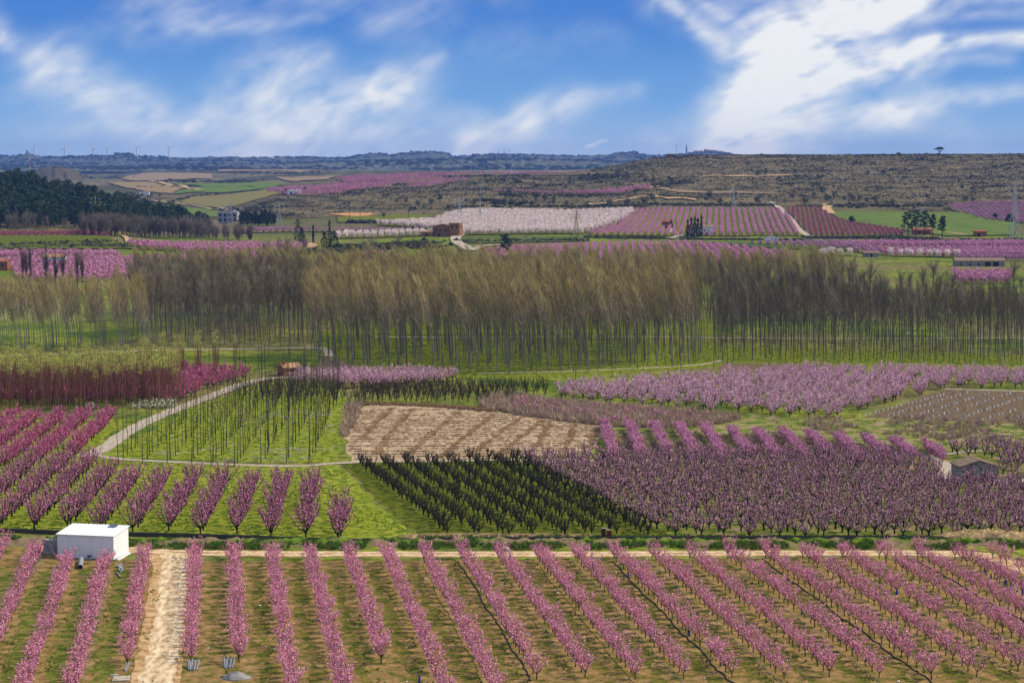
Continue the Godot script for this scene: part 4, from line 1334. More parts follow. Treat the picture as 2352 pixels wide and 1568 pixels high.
func middle_orchards() -> void:
	# dark limbed rose trees, left of centre
	var protos := []
	for i in 6:
		protos.append(vase_tree(200 + i, {"trunk": 0.55, "r": 0.12, "limbs": 6, "el0": 36, "el1": 62, "rise": 24, "len": 3.1, "shoots": 9, "shoot": 0.9, "twig": 0.026, "flowers": 7, "petal": 0.12, "pink": ROSE, "bark": Color(0.03, 0.02, 0.02), "spread": 1.5}))
	var reach := outline(P([-90, 1222, 310, 1222, 790, 1243, 800, 1190, 742, 1125, 560, 1116, 250, 1106, 218, 1080, 205, 1062, 120, 1062, -90, 1100]))
	var ref := G(538, 1235)
	var sp_ := rows(reach, 880.0, 4.72, 2.9, 0.2, Vector2(ref.x, ref.z))
	var spots := []
	for q in sp_:
		var u: float = q[0].x / -q[0].z * F + 1176.0
		if u > -60: spots.append(q)
	var lab := func(q): return "dark pink vase-shaped peach tree, %s from the channel, %s row in the meadow" % [ordinal(q[2]), ordinal(q[1] + 1)]
	plant("rose_peach_tree", ["trunk", "blossom"], protos, spots, 260, lab, "peach tree", "dark pink peach trees in the meadow rows", "rose_orchard_vegetation", 0.9, 1.12)
	# magenta trees further left
	protos = []
	for i in 5:
		protos.append(vase_tree(240 + i, {"trunk": 0.6, "r": 0.10, "limbs": 6, "el0": 34, "el1": 58, "rise": 24, "len": 2.6, "shoots": 9, "shoot": 0.95, "twig": 0.02, "flowers": 11, "petal": 0.15, "pink": MAGENTA, "bark": BARK, "spread": 1.6}))
	var more := rows(outline(P([-90, 1096, 120, 1058, 205, 1058, 222, 1030, 290, 985, 296, 966, -90, 968])), 880.0, 4.72, 3.0, 0.25, Vector2(ref.x, ref.z))
	more.append_array(rows(outline(P([-90, 935, 425, 925, 470, 905, 560, 878, 572, 862, 420, 856, -90, 858])), 2600.0, 3.8, 3.2, 0.8))
	lab = func(q): return "magenta peach tree, %s from the near end, %s row beside the gravel path" % [ordinal(q[2]), ordinal(q[1] + 1)] if -q[0].z < 390 else "magenta peach tree, %s from the front, %s row behind the lime saplings" % [ordinal(q[2]), ordinal(q[1] + 1)]
	plant("magenta_peach_tree", ["trunk", "blossom"], protos, more, 300, lab, "peach tree", "magenta peach trees on the left", "magenta_orchard_vegetation", 0.9, 1.12)
	# dark bare pruned trees in the centre
	protos = []
	for i in 6:
		protos.append(vase_tree(300 + i, {"trunk": 0.5, "r": 0.125, "limbs": 6, "el0": 40, "el1": 62, "rise": 26, "len": 1.65, "shoots": 12, "shoot": 0.46, "twig": 0.034, "from": 0.15, "flowers": 0, "petal": 0.1, "pink": [], "bark": Color(0.042, 0.036, 0.024)}))
	var dark := rows(outline(P([776, 1068, 1176, 1056, 1260, 1100, 1490, 1229, 1200, 1233, 970, 1224, 870, 1140])), -70.0, 3.7, 2.1, 0.3)
	lab = func(q): return "dark bare pruned fruit tree, %s from the front, %s slanting row" % [ordinal(q[2]), ordinal(q[1] + 1)]
	plant("bare_fruit_tree", ["trunk"], protos, dark, 300, lab, "fruit tree", "dark bare fruit trees in the central plot", "bare_orchard_vegetation", 0.85, 1.15)
	# mauve trees with dark limbs on the right
	protos = []
	for i in 6:
		protos.append(vase_tree(400 + i, {"trunk": 0.6, "r": 0.125, "limbs": 6, "el0": 34, "el1": 62, "rise": 26, "len": 2.35, "shoots": 9, "shoot": 0.72, "twig": 0.034, "flowers": 5, "petal": 0.118, "pink": MAUVE, "bark": Color(0.022, 0.016, 0.015), "spread": 1.3}))
	var mauve := rows(outline(P([1205, 1062, 1500, 1056, 1900, 1050, 2060, 1052, 2150, 1084, 2165, 1112, 2310, 1114, 2420, 1108, 2440, 1236, 2210, 1234, 2160, 1238, 1552, 1236, 1380, 1150])), -200.0, 3.3, 2.4, 0.45)
	for q in rows(outline(P([2290, 1100, 2440, 1098, 2440, 1030, 2200, 1036, 2150, 1040, 2300, 1062])), -200.0, 3.7, 2.7, 0.3): mauve.append([q[0], q[1] + 60, q[2]])
	lab = func(q): return ("mauve dark-limbed peach tree, %s from the front, %s row before the stucco hut" % [ordinal(q[2]), ordinal(q[1] + 1)]) if q[1] < 60 else ("mauve dark-limbed peach tree, %s from the front, %s row behind the stucco hut" % [ordinal(q[2]), ordinal(q[1] - 59)])
	plant("mauve_peach_tree", ["trunk", "blossom"], protos, mauve, 300, lab, "peach tree", "mauve peach trees before the stucco hut", "mauve_orchard_vegetation", 0.78, 1.08)
	# lilac trees on the right and beside the brick hut
	protos = []
	for i in 5:
		protos.append(vase_tree(500 + i, {"trunk": 0.7, "r": 0.12, "limbs": 6, "el0": 30, "el1": 56, "rise": 26, "len": 3.1, "shoots": 9, "shoot": 1.0, "twig": 0.025, "flowers": 11, "petal": 0.15, "pink": LILAC, "bark": BARK, "spread": 1.9}))
	var lil := rows(outline(P([1272, 904, 1290, 920, 1554, 940, 1770, 956, 1924, 962, 1975, 946, 2054, 926, 2136, 902, 2200, 894, 2420, 894, 2420, 872, 2250, 866, 1850, 862, 1700, 872, 1480, 888])), 2600.0, 4.0, 3.2, 1.0)
	lab = func(q): return "lilac spreading peach tree, %s from the front, %s row beyond the scrub" % [ordinal(q[2]), ordinal(q[1] + 1)]
	plant("lilac_peach_tree", ["trunk", "blossom"], protos, lil, 300, lab, "peach tree", "lilac peach trees beyond the scrub", "lilac_orchard_vegetation", 0.72, 1.02)
	var lil2 := rows(outline(P([665, 885, 800, 893, 930, 893, 1040, 882, 1035, 872, 900, 872, 700, 872])), 2600.0, 3.2, 3.0, 0.8)
	lab = func(q): return "pale lilac peach tree, %s from the front, %s row by the brick hut" % [ordinal(q[2]), ordinal(q[1] + 1)]
	plant("pale_peach_tree", ["trunk", "blossom"], protos, lil2, 300, lab, "peach tree", "pale lilac peach trees by the brick hut", "pale_orchard_vegetation", 0.8, 1.0)
	# brown bare trees in the middle distance
	protos = []
	for i in 5:
		protos.append(vase_tree(600 + i, {"trunk": 0.7, "r": 0.09, "limbs": 5, "el0": 52, "el1": 74, "rise": 14, "len": 2.6, "shoots": 9, "shoot": 0.7, "twig": 0.03, "flowers": 0, "petal": 0.1, "pink": [], "bark": Color(0.05, 0.04, 0.03)}))
	var brown := rows(outline(P([800, 928, 950, 930, 1120, 924, 1268, 908, 1255, 896, 1040, 897, 830, 903])), 2600.0, 2.9, 2.6, 0.7)
	brown.append_array(rows(outline(P([516, 912, 560, 924, 690, 930, 785, 932, 785, 900, 640, 894])), 2600.0, 3.0, 2.9, 0.7))
	lab = func(q): return "brown bare upright tree, %s from the front, %s row above the ploughed field" % [ordinal(q[2]), ordinal(q[1] + 1)] if q[0].x / -q[0].z * F + 1176.0 > 792.0 else "brown bare upright tree, %s from the front, %s row beyond the thin poplars" % [ordinal(q[2]), ordinal(q[1] + 1)]
	plant("brown_fruit_tree", ["trunk"], protos, brown, 300, lab, "fruit tree", "brown bare fruit trees above the ploughed field", "brown_orchard_vegetation", 0.85, 1.15)
	# young pink rows among the dry grass
	protos = []
	for i in 5:
		protos.append(vase_tree(700 + i, {"trunk": 0.3, "r": 0.05, "limbs": 5, "el0": 44, "el1": 70, "rise": 16, "len": 1.5, "shoots": 9, "shoot": 0.7, "twig": 0.012, "flowers": 13, "petal": 0.13, "pink": PURPLE, "bark": Color(0.12, 0.07, 0.06), "spread": 1.6}))
	var g1 := G(1395, 1010)
	var young := rows(outline(P([1375, 982, 1600, 994, 1800, 1006, 2000, 1018, 2170, 1038, 2190, 1062, 1380, 1060])), 1200.0, 4.62, 1.15, 0.16, Vector2(g1.x, g1.z))
	lab = func(q): return "small bright pink peach tree, %s from the front, %s short row among dry grass" % [ordinal(q[2]), ordinal(q[1] + 1)]
	plant("young_peach_tree", ["trunk", "blossom"], protos, young, 300, lab, "peach tree", "bright pink short rows among dry grass", "young_orchard_vegetation", 0.85, 1.2)

func poplars() -> void:
	var bark := Color(0.16, 0.148, 0.13)
	var base := {"h": 21.0, "lean": 0.16, "r": 0.125, "clear": 0.46, "branches": 50, "twigs": 6, "reach": 0.17, "twiglen": 1.4, "thick": 0.95, "bark": bark, "twig": Color(0.25, 0.2, 0.155), "tip": Color(0.43, 0.35, 0.12)}
	var tall := []
	for i in 8: tall.append(poplar(800 + i, base))
	var o2 := base.duplicate()
	o2.merge({"h": 19.0, "lean": 0.05, "clear": 0.48, "r": 0.115, "twig": Color(0.19, 0.155, 0.13), "tip": Color(0.28, 0.23, 0.13)}, true)
	var straight := []
	for i in 7: straight.append(poplar(820 + i, o2))
	var o3 := base.duplicate()
	o3.merge({"h": 15.5, "lean": 0.06, "r": 0.095, "clear": 0.5, "branches": 36, "twigs": 4, "thick": 0.7, "bark": Color(0.105, 0.1, 0.093), "twig": Color(0.15, 0.128, 0.11), "tip": Color(0.21, 0.175, 0.11)}, true)
	var dark := []
	for i in 7: dark.append(poplar(840 + i, o3))
	var A := rows(outline(P([722, 832, 775, 846, 1050, 856, 1290, 860, 1430, 848, 1600, 838, 1640, 790, 1600, 762, 800, 762, 735, 790])), 900.0, 4.4, 4.0, 1.5)
	var lab := func(q): return "tall leaning bare poplar, %s from the front, %s file of the central grove" % [ordinal(q[2]), ordinal(q[1] + 1)]
	plant("leaning_poplar", ["trunk", "crown"], tall, A, 300, lab, "poplar", "leaning poplars of the central grove", "poplar_grove_vegetation", 0.84, 1.08, 1.6)
	var C := rows(outline(P([-70, 815, 60, 832, 240, 828, 345, 836, 352, 800, 345, 785, -70, 785])), 560.0, 6.6, 3.4, 0.3)
	lab = func(q): return "tall bare poplar, %s from the front, %s file above the lime saplings" % [ordinal(q[2]), ordinal(q[1] + 1)]
	plant("clump_poplar", ["trunk", "crown"], tall, C, 220, lab, "poplar", "poplars in clumped rows on the left", "poplar_clump_vegetation", 0.8, 0.95, 1.0)
	var B := rows(outline(P([350, 798, 700, 796, 735, 780, 735, 735, 640, 712, 350, 712, 300, 735, 300, 770])), 1800.0, 4.2, 4.2, 0.4)
	lab = func(q): return "straight bare poplar, %s from the front, %s file left of the central grove" % [ordinal(q[2]), ordinal(q[1] + 1)]
	plant("straight_poplar", ["trunk", "crown"], straight, B, 220, lab, "poplar", "straight poplars left of the central grove", "poplar_plantation_vegetation", 0.86, 1.06, 2.5)
	var D := rows(outline(P([1640, 838, 1720, 830, 2000, 834, 2450, 842, 2450, 775, 2050, 765, 1900, 745, 1640, 745])), 700.0, 4.0, 4.0, 0.6)
	lab = func(q): return "thin dark bare poplar, %s from the front, %s file of the dark grove" % [ordinal(q[2]), ordinal(q[1] + 1)]
	plant("thin_poplar", ["trunk", "crown"], dark, D, 240, lab, "poplar", "thin dark poplars of the grove on the right", "poplar_wood_vegetation", 0.85, 1.12, 2.5)
	var E := rows(outline(P([310, 722, 735, 740, 800, 758, 1600, 758, 1640, 742, 1900, 740, 1960, 742, 1960, 722, 1880, 706, 1640, 700, 900, 700, 330, 706])), 900.0, 4.9, 4.9, 2.0)
	var vs := []
	for i in 3: vs.append(joined(tall[i])); vs.append(joined(straight[i]))
	var pl := []
	for q in E:
		var s := rng.randf_range(0.86, 1.04)
		pl.append(Transform3D(Basis(Vector3.UP, rng.randf_range(-0.5, 0.5)).scaled(Vector3(s, s, s)), q[0]))
	mass("poplar_forest", vs, pl)
	# young pole-like poplars in the meadow by the gravel path
	var o4 := base.duplicate()
	o4.merge({"h": 9.5, "lean": 0.01, "r": 0.09, "clear": 0.45, "branches": 12, "twigs": 2, "reach": 0.13, "twiglen": 0.6, "thick": 0.6, "bark": Color(0.05, 0.046, 0.04), "twig": Color(0.12, 0.11, 0.085), "tip": Color(0.2, 0.19, 0.06)}, true)
	var thin := []
	for i in 5: thin.append(poplar(860 + i, o4))
	var Y := rows(outline(P([270, 1066, 300, 1030, 440, 950, 560, 908, 700, 880, 788, 890, 796, 960, 745, 1068, 500, 1074])), 1000.0, 4.0, 4.6, 0.3)
	lab = func(q): return "young pole-thin poplar, %s from the front, %s row inside the path bend" % [ordinal(q[2]), ordinal(q[1] + 1)]
	plant("young_poplar", ["trunk", "crown"], thin, Y, 300, lab, "poplar", "young thin poplars in the path bend", "young_poplar_vegetation", 0.85, 1.12)
	var Y2 := rows(outline(P([1050, 884, 1500, 872, 1650, 850, 1640, 842, 1300, 868])), 1000.0, 9.0, 7.0, 0.5)
	for q in rows(outline(P([470, 866, 700, 858, 720, 830, 500, 830])), 1000.0, 6.0, 6.0, 0.5): Y2.append([q[0], q[1] + 40, q[2]])
	lab = func(q): return ("slight sapling poplar, %s from the front, %s sparse row before the groves" % [ordinal(q[2]), ordinal(q[1] + 1)]) if q[1] < 40 else ("slight sapling poplar, %s from the front, %s sparse row near the brick hut" % [ordinal(q[2]), ordinal(q[1] - 39)])
	plant("sapling_poplar", ["trunk", "crown"], thin, Y2, 200, lab, "poplar", "sapling poplars in front of the groves", "sapling_poplar_vegetation", 0.6, 0.85)
	# tall thin saplings with lime tops on the left
	var lime := []
	for i in 5:
		var r := RandomNumberGenerator.new()
		r.seed = 880 + i
		var w := MB.new(); var b := MB.new()
		var h := 10.0
		for s in 3:
			var an := r.randf() * TAU
			w.tube([Vector3(0, -0.2, 0), Vector3(cos(an) * 0.3, h * 0.5, sin(an) * 0.3), Vector3(cos(an) * 0.6, h * 0.95, sin(an) * 0.6)], [0.09, 0.06, 0.02], 4, Color(0.2, 0.1, 0.07))
		for s in 30:
			var y := h * r.randf_range(0.12, 0.92)
			var an := r.randf() * TAU
			var q := Vector3(r.randfn() * 0.2, y, r.randfn() * 0.2)
			var up := y / h
			w.tube([q, q + Vector3(cos(an) * 0.55, 1.3, sin(an) * 0.55)], [0.026, 0.012], 3, Color(0.20, 0.085, 0.06).lerp(Color(0.26, 0.22, 0.08), smoothstep(0.5, 0.8, up)))
		for s in 330:
			var y := h * pow(r.randf(), 0.5)
			if y < h * 0.78: continue
			var an := r.randf() * TAU
			var rad := 0.95 * sqrt(r.randf()) * (1.15 - 0.4 * y / h)
			b.petal(Vector3(cos(an) * rad, y, sin(an) * rad), 0.11, r, c_vary(Color(0.50, 0.52, 0.12), r, 0.25))
		lime.append([w.mesh(M.twigs), b.mesh(M.leaves)])
	var Lm := rows(outline(P([-70, 945, 150, 944, 405, 934, 418, 916, 410, 896, -70, 896])), 1700.0, 2.4, 2.1, 0.6)
	for q in rows(outline(P([330, 880, 520, 872, 540, 862, 330, 862])), 600.0, 4.0, 3.0, 0.6): Lm.append([q[0], q[1] + 60, q[2]])
	lab = func(q): return ("tall reddish lime-topped sapling, %s from the front, %s row of the stand" % [ordinal(q[2]), ordinal(q[1] + 1)]) if q[1] < 60 else ("lime-topped sapling, %s from the front, %s loose row by the magenta trees" % [ordinal(q[2]), ordinal(q[1] - 59)])
	plant("lime_sapling", ["trunk", "crown"], lime, Lm, 220, lab, "sapling", "tall saplings with lime tops", "lime_sapling_vegetation", 0.85, 1.12)

func far_orchards() -> void:
	var kinds := {}
	var add := func(key, h, cols, n, s):
		var v := []
		for i in 4: v.append(far_tree(900 + i + hash(key) % 90, h, cols, n, s))
		kinds[key] = v
	add.call("purple", 3.0, PURPLE, 90, 0.34)
	add.call("pink", 3.0, [Color(0.62, 0.27, 0.45), Color(0.68, 0.34, 0.52), Color(0.52, 0.2, 0.37)], 80, 0.34)
	add.call("mauve", 3.0, [Color(0.48, 0.23, 0.37), Color(0.42, 0.18, 0.31), Color(0.55, 0.3, 0.45)], 60, 0.32)
	add.call("red", 2.6, REDDISH, 70, 0.32)
	add.call("white", 4.0, WHITE, 150, 0.42)
	add.call("row", 3.0, PURPLE, 80, 0.32)
	add.call("far_pink", 3.2, [Color(0.50, 0.22, 0.33), Color(0.56, 0.28, 0.39), Color(0.42, 0.17, 0.26)], 40, 0.6)
	# [kind, footprint, vanishing x of the rows, row spacing, step]
	for q in [
		["purple", [-60, 584, 268, 584, 275, 594, -60, 596], 900, 4.6, 3.0],
		["purple", [-60, 604, 300, 598, 620, 588, 620, 606, 340, 634, 240, 648, 35, 646, 28, 620, -60, 616], 900, 4.6, 3.0],
		["purple", [286, 556, 393, 562, 410, 577, 330, 572, 298, 567], 900, 4.6, 3.0],
		["purple", [400, 564, 704, 566, 714, 572, 666, 579, 420, 583], 900, 4.6, 3.0],
		["red", [-60, 538, 120, 537, 256, 540, 250, 545, -60, 545], 900, 4.4, 2.8],
		["mauve", [558, 536, 780, 533, 982, 534, 982, 530, 560, 530], 900, 4.6, 3.0],
		["white", [775, 549, 985, 543, 1048, 543, 1040, 539, 985, 538, 775, 543], 900, 4.6, 3.2],
		["white", [858, 517, 995, 512, 1037, 494, 1083, 489, 1455, 486, 1456, 494, 1424, 513, 1336, 538, 1058, 541, 1050, 534, 960, 525], 1240, 3.7, 3.1],
		["row", [1342, 541, 1424, 515, 1464, 486, 1800, 486, 1806, 494, 1844, 542, 1700, 543, 1500, 543], 1650, 4.45, 1.9],
		["red", [1802, 480, 1882, 480, 1914, 502, 1968, 517, 2078, 533, 2074, 542, 1862, 544, 1816, 492], 1800, 3.5, 2.6],
		["mauve", [2167, 474, 2400, 470, 2400, 516, 2340, 512, 2270, 507, 2190, 484], 1800, 4.6, 2.8],
		["far_pink", [1100, 443, 1480, 428, 1497, 430, 1425, 447, 1300, 445], 1500, 3.6, 3.0],
		["far_pink", [612, 438, 700, 431, 800, 425, 905, 422, 900, 429, 800, 440, 656, 448], 1100, 4.6, 3.6],
		["far_pink", [775, 407, 900, 406, 1030, 411, 1010, 417, 930, 423, 800, 420, 775, 414], 1100, 6.0, 4.5],
		["far_pink", [931, 430, 1000, 417, 1068, 411, 1078, 415, 1020, 424, 940, 432], 1100, 4.6, 3.6],
		["far_pink", [880, 404, 1020, 398, 1360, 396, 1420, 401, 1300, 403, 1020, 404], 1100, 9.0, 8.0],
		["purple", [1100, 584, 1180, 572, 1560, 562, 1650, 567, 1830, 588, 1800, 600, 1600, 612, 1120, 598], 1400, 4.4, 2.6],
		["mauve", [1710, 562, 1760, 560, 1900, 560, 2000, 572, 1990, 584, 1950, 576, 1800, 567], 1600, 4.6, 3.0],
		["pink", [1900, 561, 2450, 560, 2450, 570, 1990, 570], 1600, 4.6, 2.6],
		["pink", [2000, 577, 2450, 574, 2450, 592, 2200, 592, 1990, 586], 1600, 4.6, 3.2],
		["white", [1890, 587, 1968, 587, 1968, 588.6, 1890, 588.6], 1600, 4.6, 3.0],
		["white", [2047, 588, 2200, 591, 2200, 592.6, 2047, 589.6], 1600, 4.6, 3.0],
		["mauve", [2200, 594, 2450, 594, 2450, 601, 2200, 600], 1600, 4.6, 3.0],
		["purple", [2195, 631, 2320, 631, 2325, 652, 2190, 652], 1600, 4.4, 2.6],
		["pink", [820, 588, 905, 586, 905, 592, 820, 594], 1000, 4.6, 3.0]]:
		var poly := outline(P(q[1]))
		fields.append(poly)
		var flr: Color = Color(1.0, 1.0, 1.0)
		var grassy: bool = q[0] == "white" or q[0] == "row"
		sheet("orchard_floor", poly, M.meadow if grassy else M.orchard_floor, 0.25, Color(0.95, 0.95, 0.8) if grassy else flr)
		var pl := []
		for s in rows(poly, q[2], q[3], q[4], 0.3):
			var t: Transform3D = placed(s[0], 0.85, 1.18)
			if q[0] == "white": t.origin += Vector3(rng.randf_range(-0.9, 0.9), 0, rng.randf_range(-0.9, 0.9))
			pl.append(t)
		mass("far_orchard_vegetation", kinds[q[0]], pl)

func in_field(p: Vector3) -> bool:
	for f in fields:
		if Geometry2D.is_point_in_polygon(Vector2(p.x, p.z), f):
			return true
	return false

func wild_growth() -> void:
	# dwarf scrub on the slopes
	var olive := [Color(0.075, 0.077, 0.042), Color(0.10, 0.097, 0.058), Color(0.065, 0.066, 0.038)]
	var grey := [Color(0.13, 0.135, 0.095), Color(0.10, 0.11, 0.07)]
	var vs := [shrub(1, olive, 22, 0.42), shrub(2, olive, 22, 0.42), shrub(3, grey, 20, 0.4), shrub(4, [Color(0.05, 0.058, 0.028), Color(0.065, 0.072, 0.036)], 26, 0.42)]
	var pl := []
	for i in 56000:
		var px := rng.randf_range(560, 2460)
		var d := 1600.0 + 1120.0 * sqrt(rng.randf())
		var x := (px - 1176.0) / F * d
		if px < 760 and d > 2250: continue
		var h := height(x, d)
		var p := Vector3(x, h, -d)
		if in_field(p): continue
		if rng.randf() > 0.35 and fposmod(h / 4.2 + hill_noise.get_noise_2d(x * 0.6, d * 0.6 + 900.0) * 0.9, 1.0) < 0.6: continue
		var nz := hill_noise.get_noise_2d(x * 1.6, d * 1.6 + 40.0)
		var s := rng.randf_range(0.7, 1.7) * (1.0 + maxf(0.0, nz) * 1.6)
		if rng.randf() < 0.03: s *= 1.9
		pl.append(Transform3D(Basis(Vector3.UP, rng.randf() * TAU).scaled(Vector3(s, s * rng.randf_range(0.5, 0.85), s)), p))
	mass("hill_shrubbery", vs, pl)
	# hedges and scrub along banks: [from, to, count, spread in metres, size]
	pl = []
	for q in [[-60, 573, 262, 566, 260, 9.0, 2.6], [-60, 566, 250, 556, 300, 9.0, 2.2], [255, 566, 410, 576, 170, 7.0, 3.0], [600, 585, 1000, 566, 300, 22.0, 3.0], [760, 570, 1000, 558, 240, 18.0, 3.2], [1062, 556, 1340, 553, 240, 8.0, 2.6], [1340, 546, 1540, 548, 130, 4.0, 2.0], [1560, 550, 1860, 552, 300, 4.0, 2.2], [1850, 547, 2150, 549, 300, 4.5, 2.6], [2050, 553, 2400, 549, 200, 4.0, 2.0], [1905, 514, 2080, 516, 60, 3.0, 1.6], [2170, 480, 2340, 512, 90, 5.0, 2.4], [1480, 470, 1790, 472, 200, 14.0, 3.0], [1350, 474, 1480, 474, 120, 14.0, 3.4], [1040, 476, 1350, 474, 150, 14.0, 3.0], [1880, 474, 2170, 474, 190, 20.0, 3.4], [380, 470, 440, 452, 40, 8.0, 5.0], [430, 452, 600, 437, 60, 8.0, 4.0], [880, 508, 1000, 508, 60, 8.0, 2.4], [810, 512, 880, 512, 60, 5.0, 4.0], [1490, 428, 1580, 418, 120, 22.0, 4.0], [1320, 412, 1420, 406, 120, 22.0, 4.0], [1100, 404, 1300, 402, 90, 12.0, 3.5], [424, 396, 720, 399, 160, 60.0, 7.0], [188, 408, 310, 408, 50, 40.0, 7.0], [362, 416, 580, 418, 110, 40.0, 6.0], [307, 430, 410, 432, 60, 30.0, 5.0], [250, 440, 330, 470, 160, 60.0, 5.0], [480, 485, 640, 478, 60, 20.0, 4.0], [1150, 448, 1420, 449, 130, 10.0, 3.0], [1100, 460, 1200, 470, 50, 16.0, 4.5]]:
		for i in int(q[4]):
			var t := rng.randf()
			var g := G(lerpf(q[0], q[2], t), lerpf(q[1], q[3], t)) + Vector3(rng.randfn() * q[5] * 0.3, 0, rng.randfn() * q[5] * 0.5)
			if in_field(g): continue
			var s: float = q[6] * rng.randf_range(0.5, 1.2)
			pl.append(Transform3D(Basis(Vector3.UP, rng.randf() * TAU).scaled(Vector3(s, s * rng.randf_range(0.6, 0.95), s)), ground(g)))
	mass("bank_shrubbery", vs, pl)
	# olives and oaks that stand out on the slopes
	var pr := []
	for i in 4:
		pr.append(crown_tree(20 + i, 5.5, 2.6, 0.28, 9, 0.5, 42, [Color(0.11, 0.12, 0.085), Color(0.075, 0.085, 0.055), Color(0.15, 0.155, 0.11)], BARK))
	var spots := []
	for q in [[1090, 470], [1103, 455], [1134, 466], [1145, 472], [1158, 473], [1175, 470], [1205, 472], [1222, 474], [1232, 464], [1252, 462], [1270, 470], [1300, 474], [1170, 446], [1210, 443], [1400, 472], [1440, 474], [1480, 470], [1500, 462], [1340, 410], [1352, 407], [1366, 412], [1380, 410], [1395, 408], [1408, 412], [1372, 404], [1388, 414], [1630, 456], [1690, 452], [1655, 468], [1740, 468], [1900, 462], [1918, 456], [1940, 462], [1958, 464], [1975, 461], [1992, 466], [2010, 463], [1890, 446], [1870, 452], [1820, 456], [2130, 458], [2218, 464], [2236, 466], [1790, 412], [1740, 404], [1760, 399], [2210, 436], [2235, 440], [1850, 470], [2050, 470], [910, 466], [932, 468], [960, 474], [990, 470], [1010, 462], [1030, 480], [880, 500], [700, 440], [1500, 422], [1520, 425], [1545, 420], [1538, 415]]:
		spots.append([G(q[0], q[1]), 0, 0])
	spots.sort_custom(func(a, b): return a[0].x < b[0].x)
	for i in spots.size(): spots[i][2] = i + 1
	plant("olive_tree", ["trunk", "crown"], pr, spots, 300, func(q): return "round grey-green olive tree on the scrub slope, %s of them counted from the left" % ordinal(q[2]), "olive tree", "olive trees on the slopes", "olive_vegetation", 0.75, 1.35)
	# pines on the wooded hill
	pr = []
	for i in 6:
		pr.append(crown_tree(40 + i, 14.0, 4.2, 0.22, 14, 0.7, 70, [Color(0.045, 0.078, 0.036), Color(0.075, 0.11, 0.045), Color(0.03, 0.055, 0.03)], Color(0.07, 0.05, 0.04), 0.5))
	spots = []
	var poly := outline(P([-90, 528, 120, 527, 240, 530, 330, 530, 420, 531, 430, 520, 400, 512, 340, 506, 280, 488, 200, 466, 120, 446, 60, 432, 0, 428, -90, 424]))
	var k := 0
	for q in rows(poly, 1176.0, 9.5, 11.0, 4.2):
		if rng.randf() < 0.12: continue
		k += 1
		spots.append([q[0], q[1], q[2]])
	plant("pine_tree", ["trunk", "crown"], pr, spots, 280, func(q): return "dark green pine on the wooded hill, %s uphill in the %s file from the left" % [ordinal(q[2]), ordinal(q[1] + 1)], "pine tree", "pines on the wooded hill", "pine_forest", 0.7, 1.25)
	# lone crowns
	var lone := [["pine_tree", 1161, 583, 11.0, 3.9, 0.12, "bushy dark green pine among the pink trees beside the gravel road bend"], ["pine_tree", 2086, 541, 17.0, 4.5, 0.3, "dark pine at the left of the five-tree clump beside the green field"], ["pine_tree", 2104, 543, 18.5, 4.6, 0.35, "tallest dark pine in the clump beside the green field"], ["pine_tree", 2124, 542, 17.5, 4.2, 0.35, "dark broad pine in the middle of the clump beside the green field"], ["pine_tree", 2143, 544, 15.5, 2.6, 0.4, "slim dark pine with bare lower trunk in the field clump"], ["pine_tree", 2165, 547, 15.0, 3.4, 0.35, "separate leaning pine at the right edge of the field clump"], ["oak_tree", 2321, 511, 7.0, 3.3, 0.1, "dark round oak at the corner of the green field"], ["oak_tree", 2286, 505, 5.0, 2.6, 0.15, "small green oak on the bank above the green field"], ["oak_tree", 1957, 510, 4.0, 2.4, 0.1, "small dark oak at the edge of the reddish orchard"]]
	var li := 0
	for q in lone:
		li += 1
		var pa := crown_tree(60 + li, q[3], q[4], q[5], 14, 0.5, 80, [Color(0.03, 0.055, 0.026), Color(0.05, 0.08, 0.035), Color(0.025, 0.045, 0.026)], Color(0.07, 0.05, 0.04), 0.3)
		var t := thing(q[0], q[6], "pine tree" if q[0] == "pine_tree" else "oak tree", G(q[1], q[2]))
		part(t, "trunk", pa[0]); part(t, "crown", pa[1])
	# the umbrella pine on the crest
	var cr := G(2159, 357.5)
	var hp := 10.5
	var w := MB.new(); var b := MB.new()
	var r := RandomNumberGenerator.new()
	r.seed = 5
	w.tube([Vector3(0, -1, 0), Vector3(0.3, 2.2, 0), Vector3(0.1, 4.5, 0)], [0.45, 0.36, 0.3], 7, Color(0.05, 0.035, 0.03))
	for i in 9:
		var an := TAU * i / 9.0
		var tip := Vector3(cos(an) * 4.6, 7.4 + r.randf() * 1.4, sin(an) * 4.6)
		w.tube([Vector3(0.1, 3.4 + 0.12 * i, 0), tip * Vector3(0.5, 0.82, 0.5), tip], [0.2, 0.15, 0.07], 5, Color(0.05, 0.035, 0.03))
	for i in 26:
		var an := r.randf() * TAU
		var rad := 5.8 * sqrt(r.randf())
		var c := Vector3(cos(an) * rad, 8.2 + 2.2 * (1.0 - pow(rad / 6.2, 2.0)), sin(an) * rad)
		for j in 60:
			b.petal(c + Vector3(r.randfn(), r.randfn() * 0.45, r.randfn()) * 0.85, 0.55, r, c_vary([Color(0.03, 0.05, 0.022), Color(0.045, 0.07, 0.03)][j % 2], r, 0.25))
	var up := thing("umbrella_pine", "lone umbrella pine on the crest of the mesa", "pine tree", cr)
	part(up, "trunk", w.mesh(M.twigs)); part(up, "crown", b.mesh(M.leaves))
	up.scale = Vector3.ONE * hp / 10.5
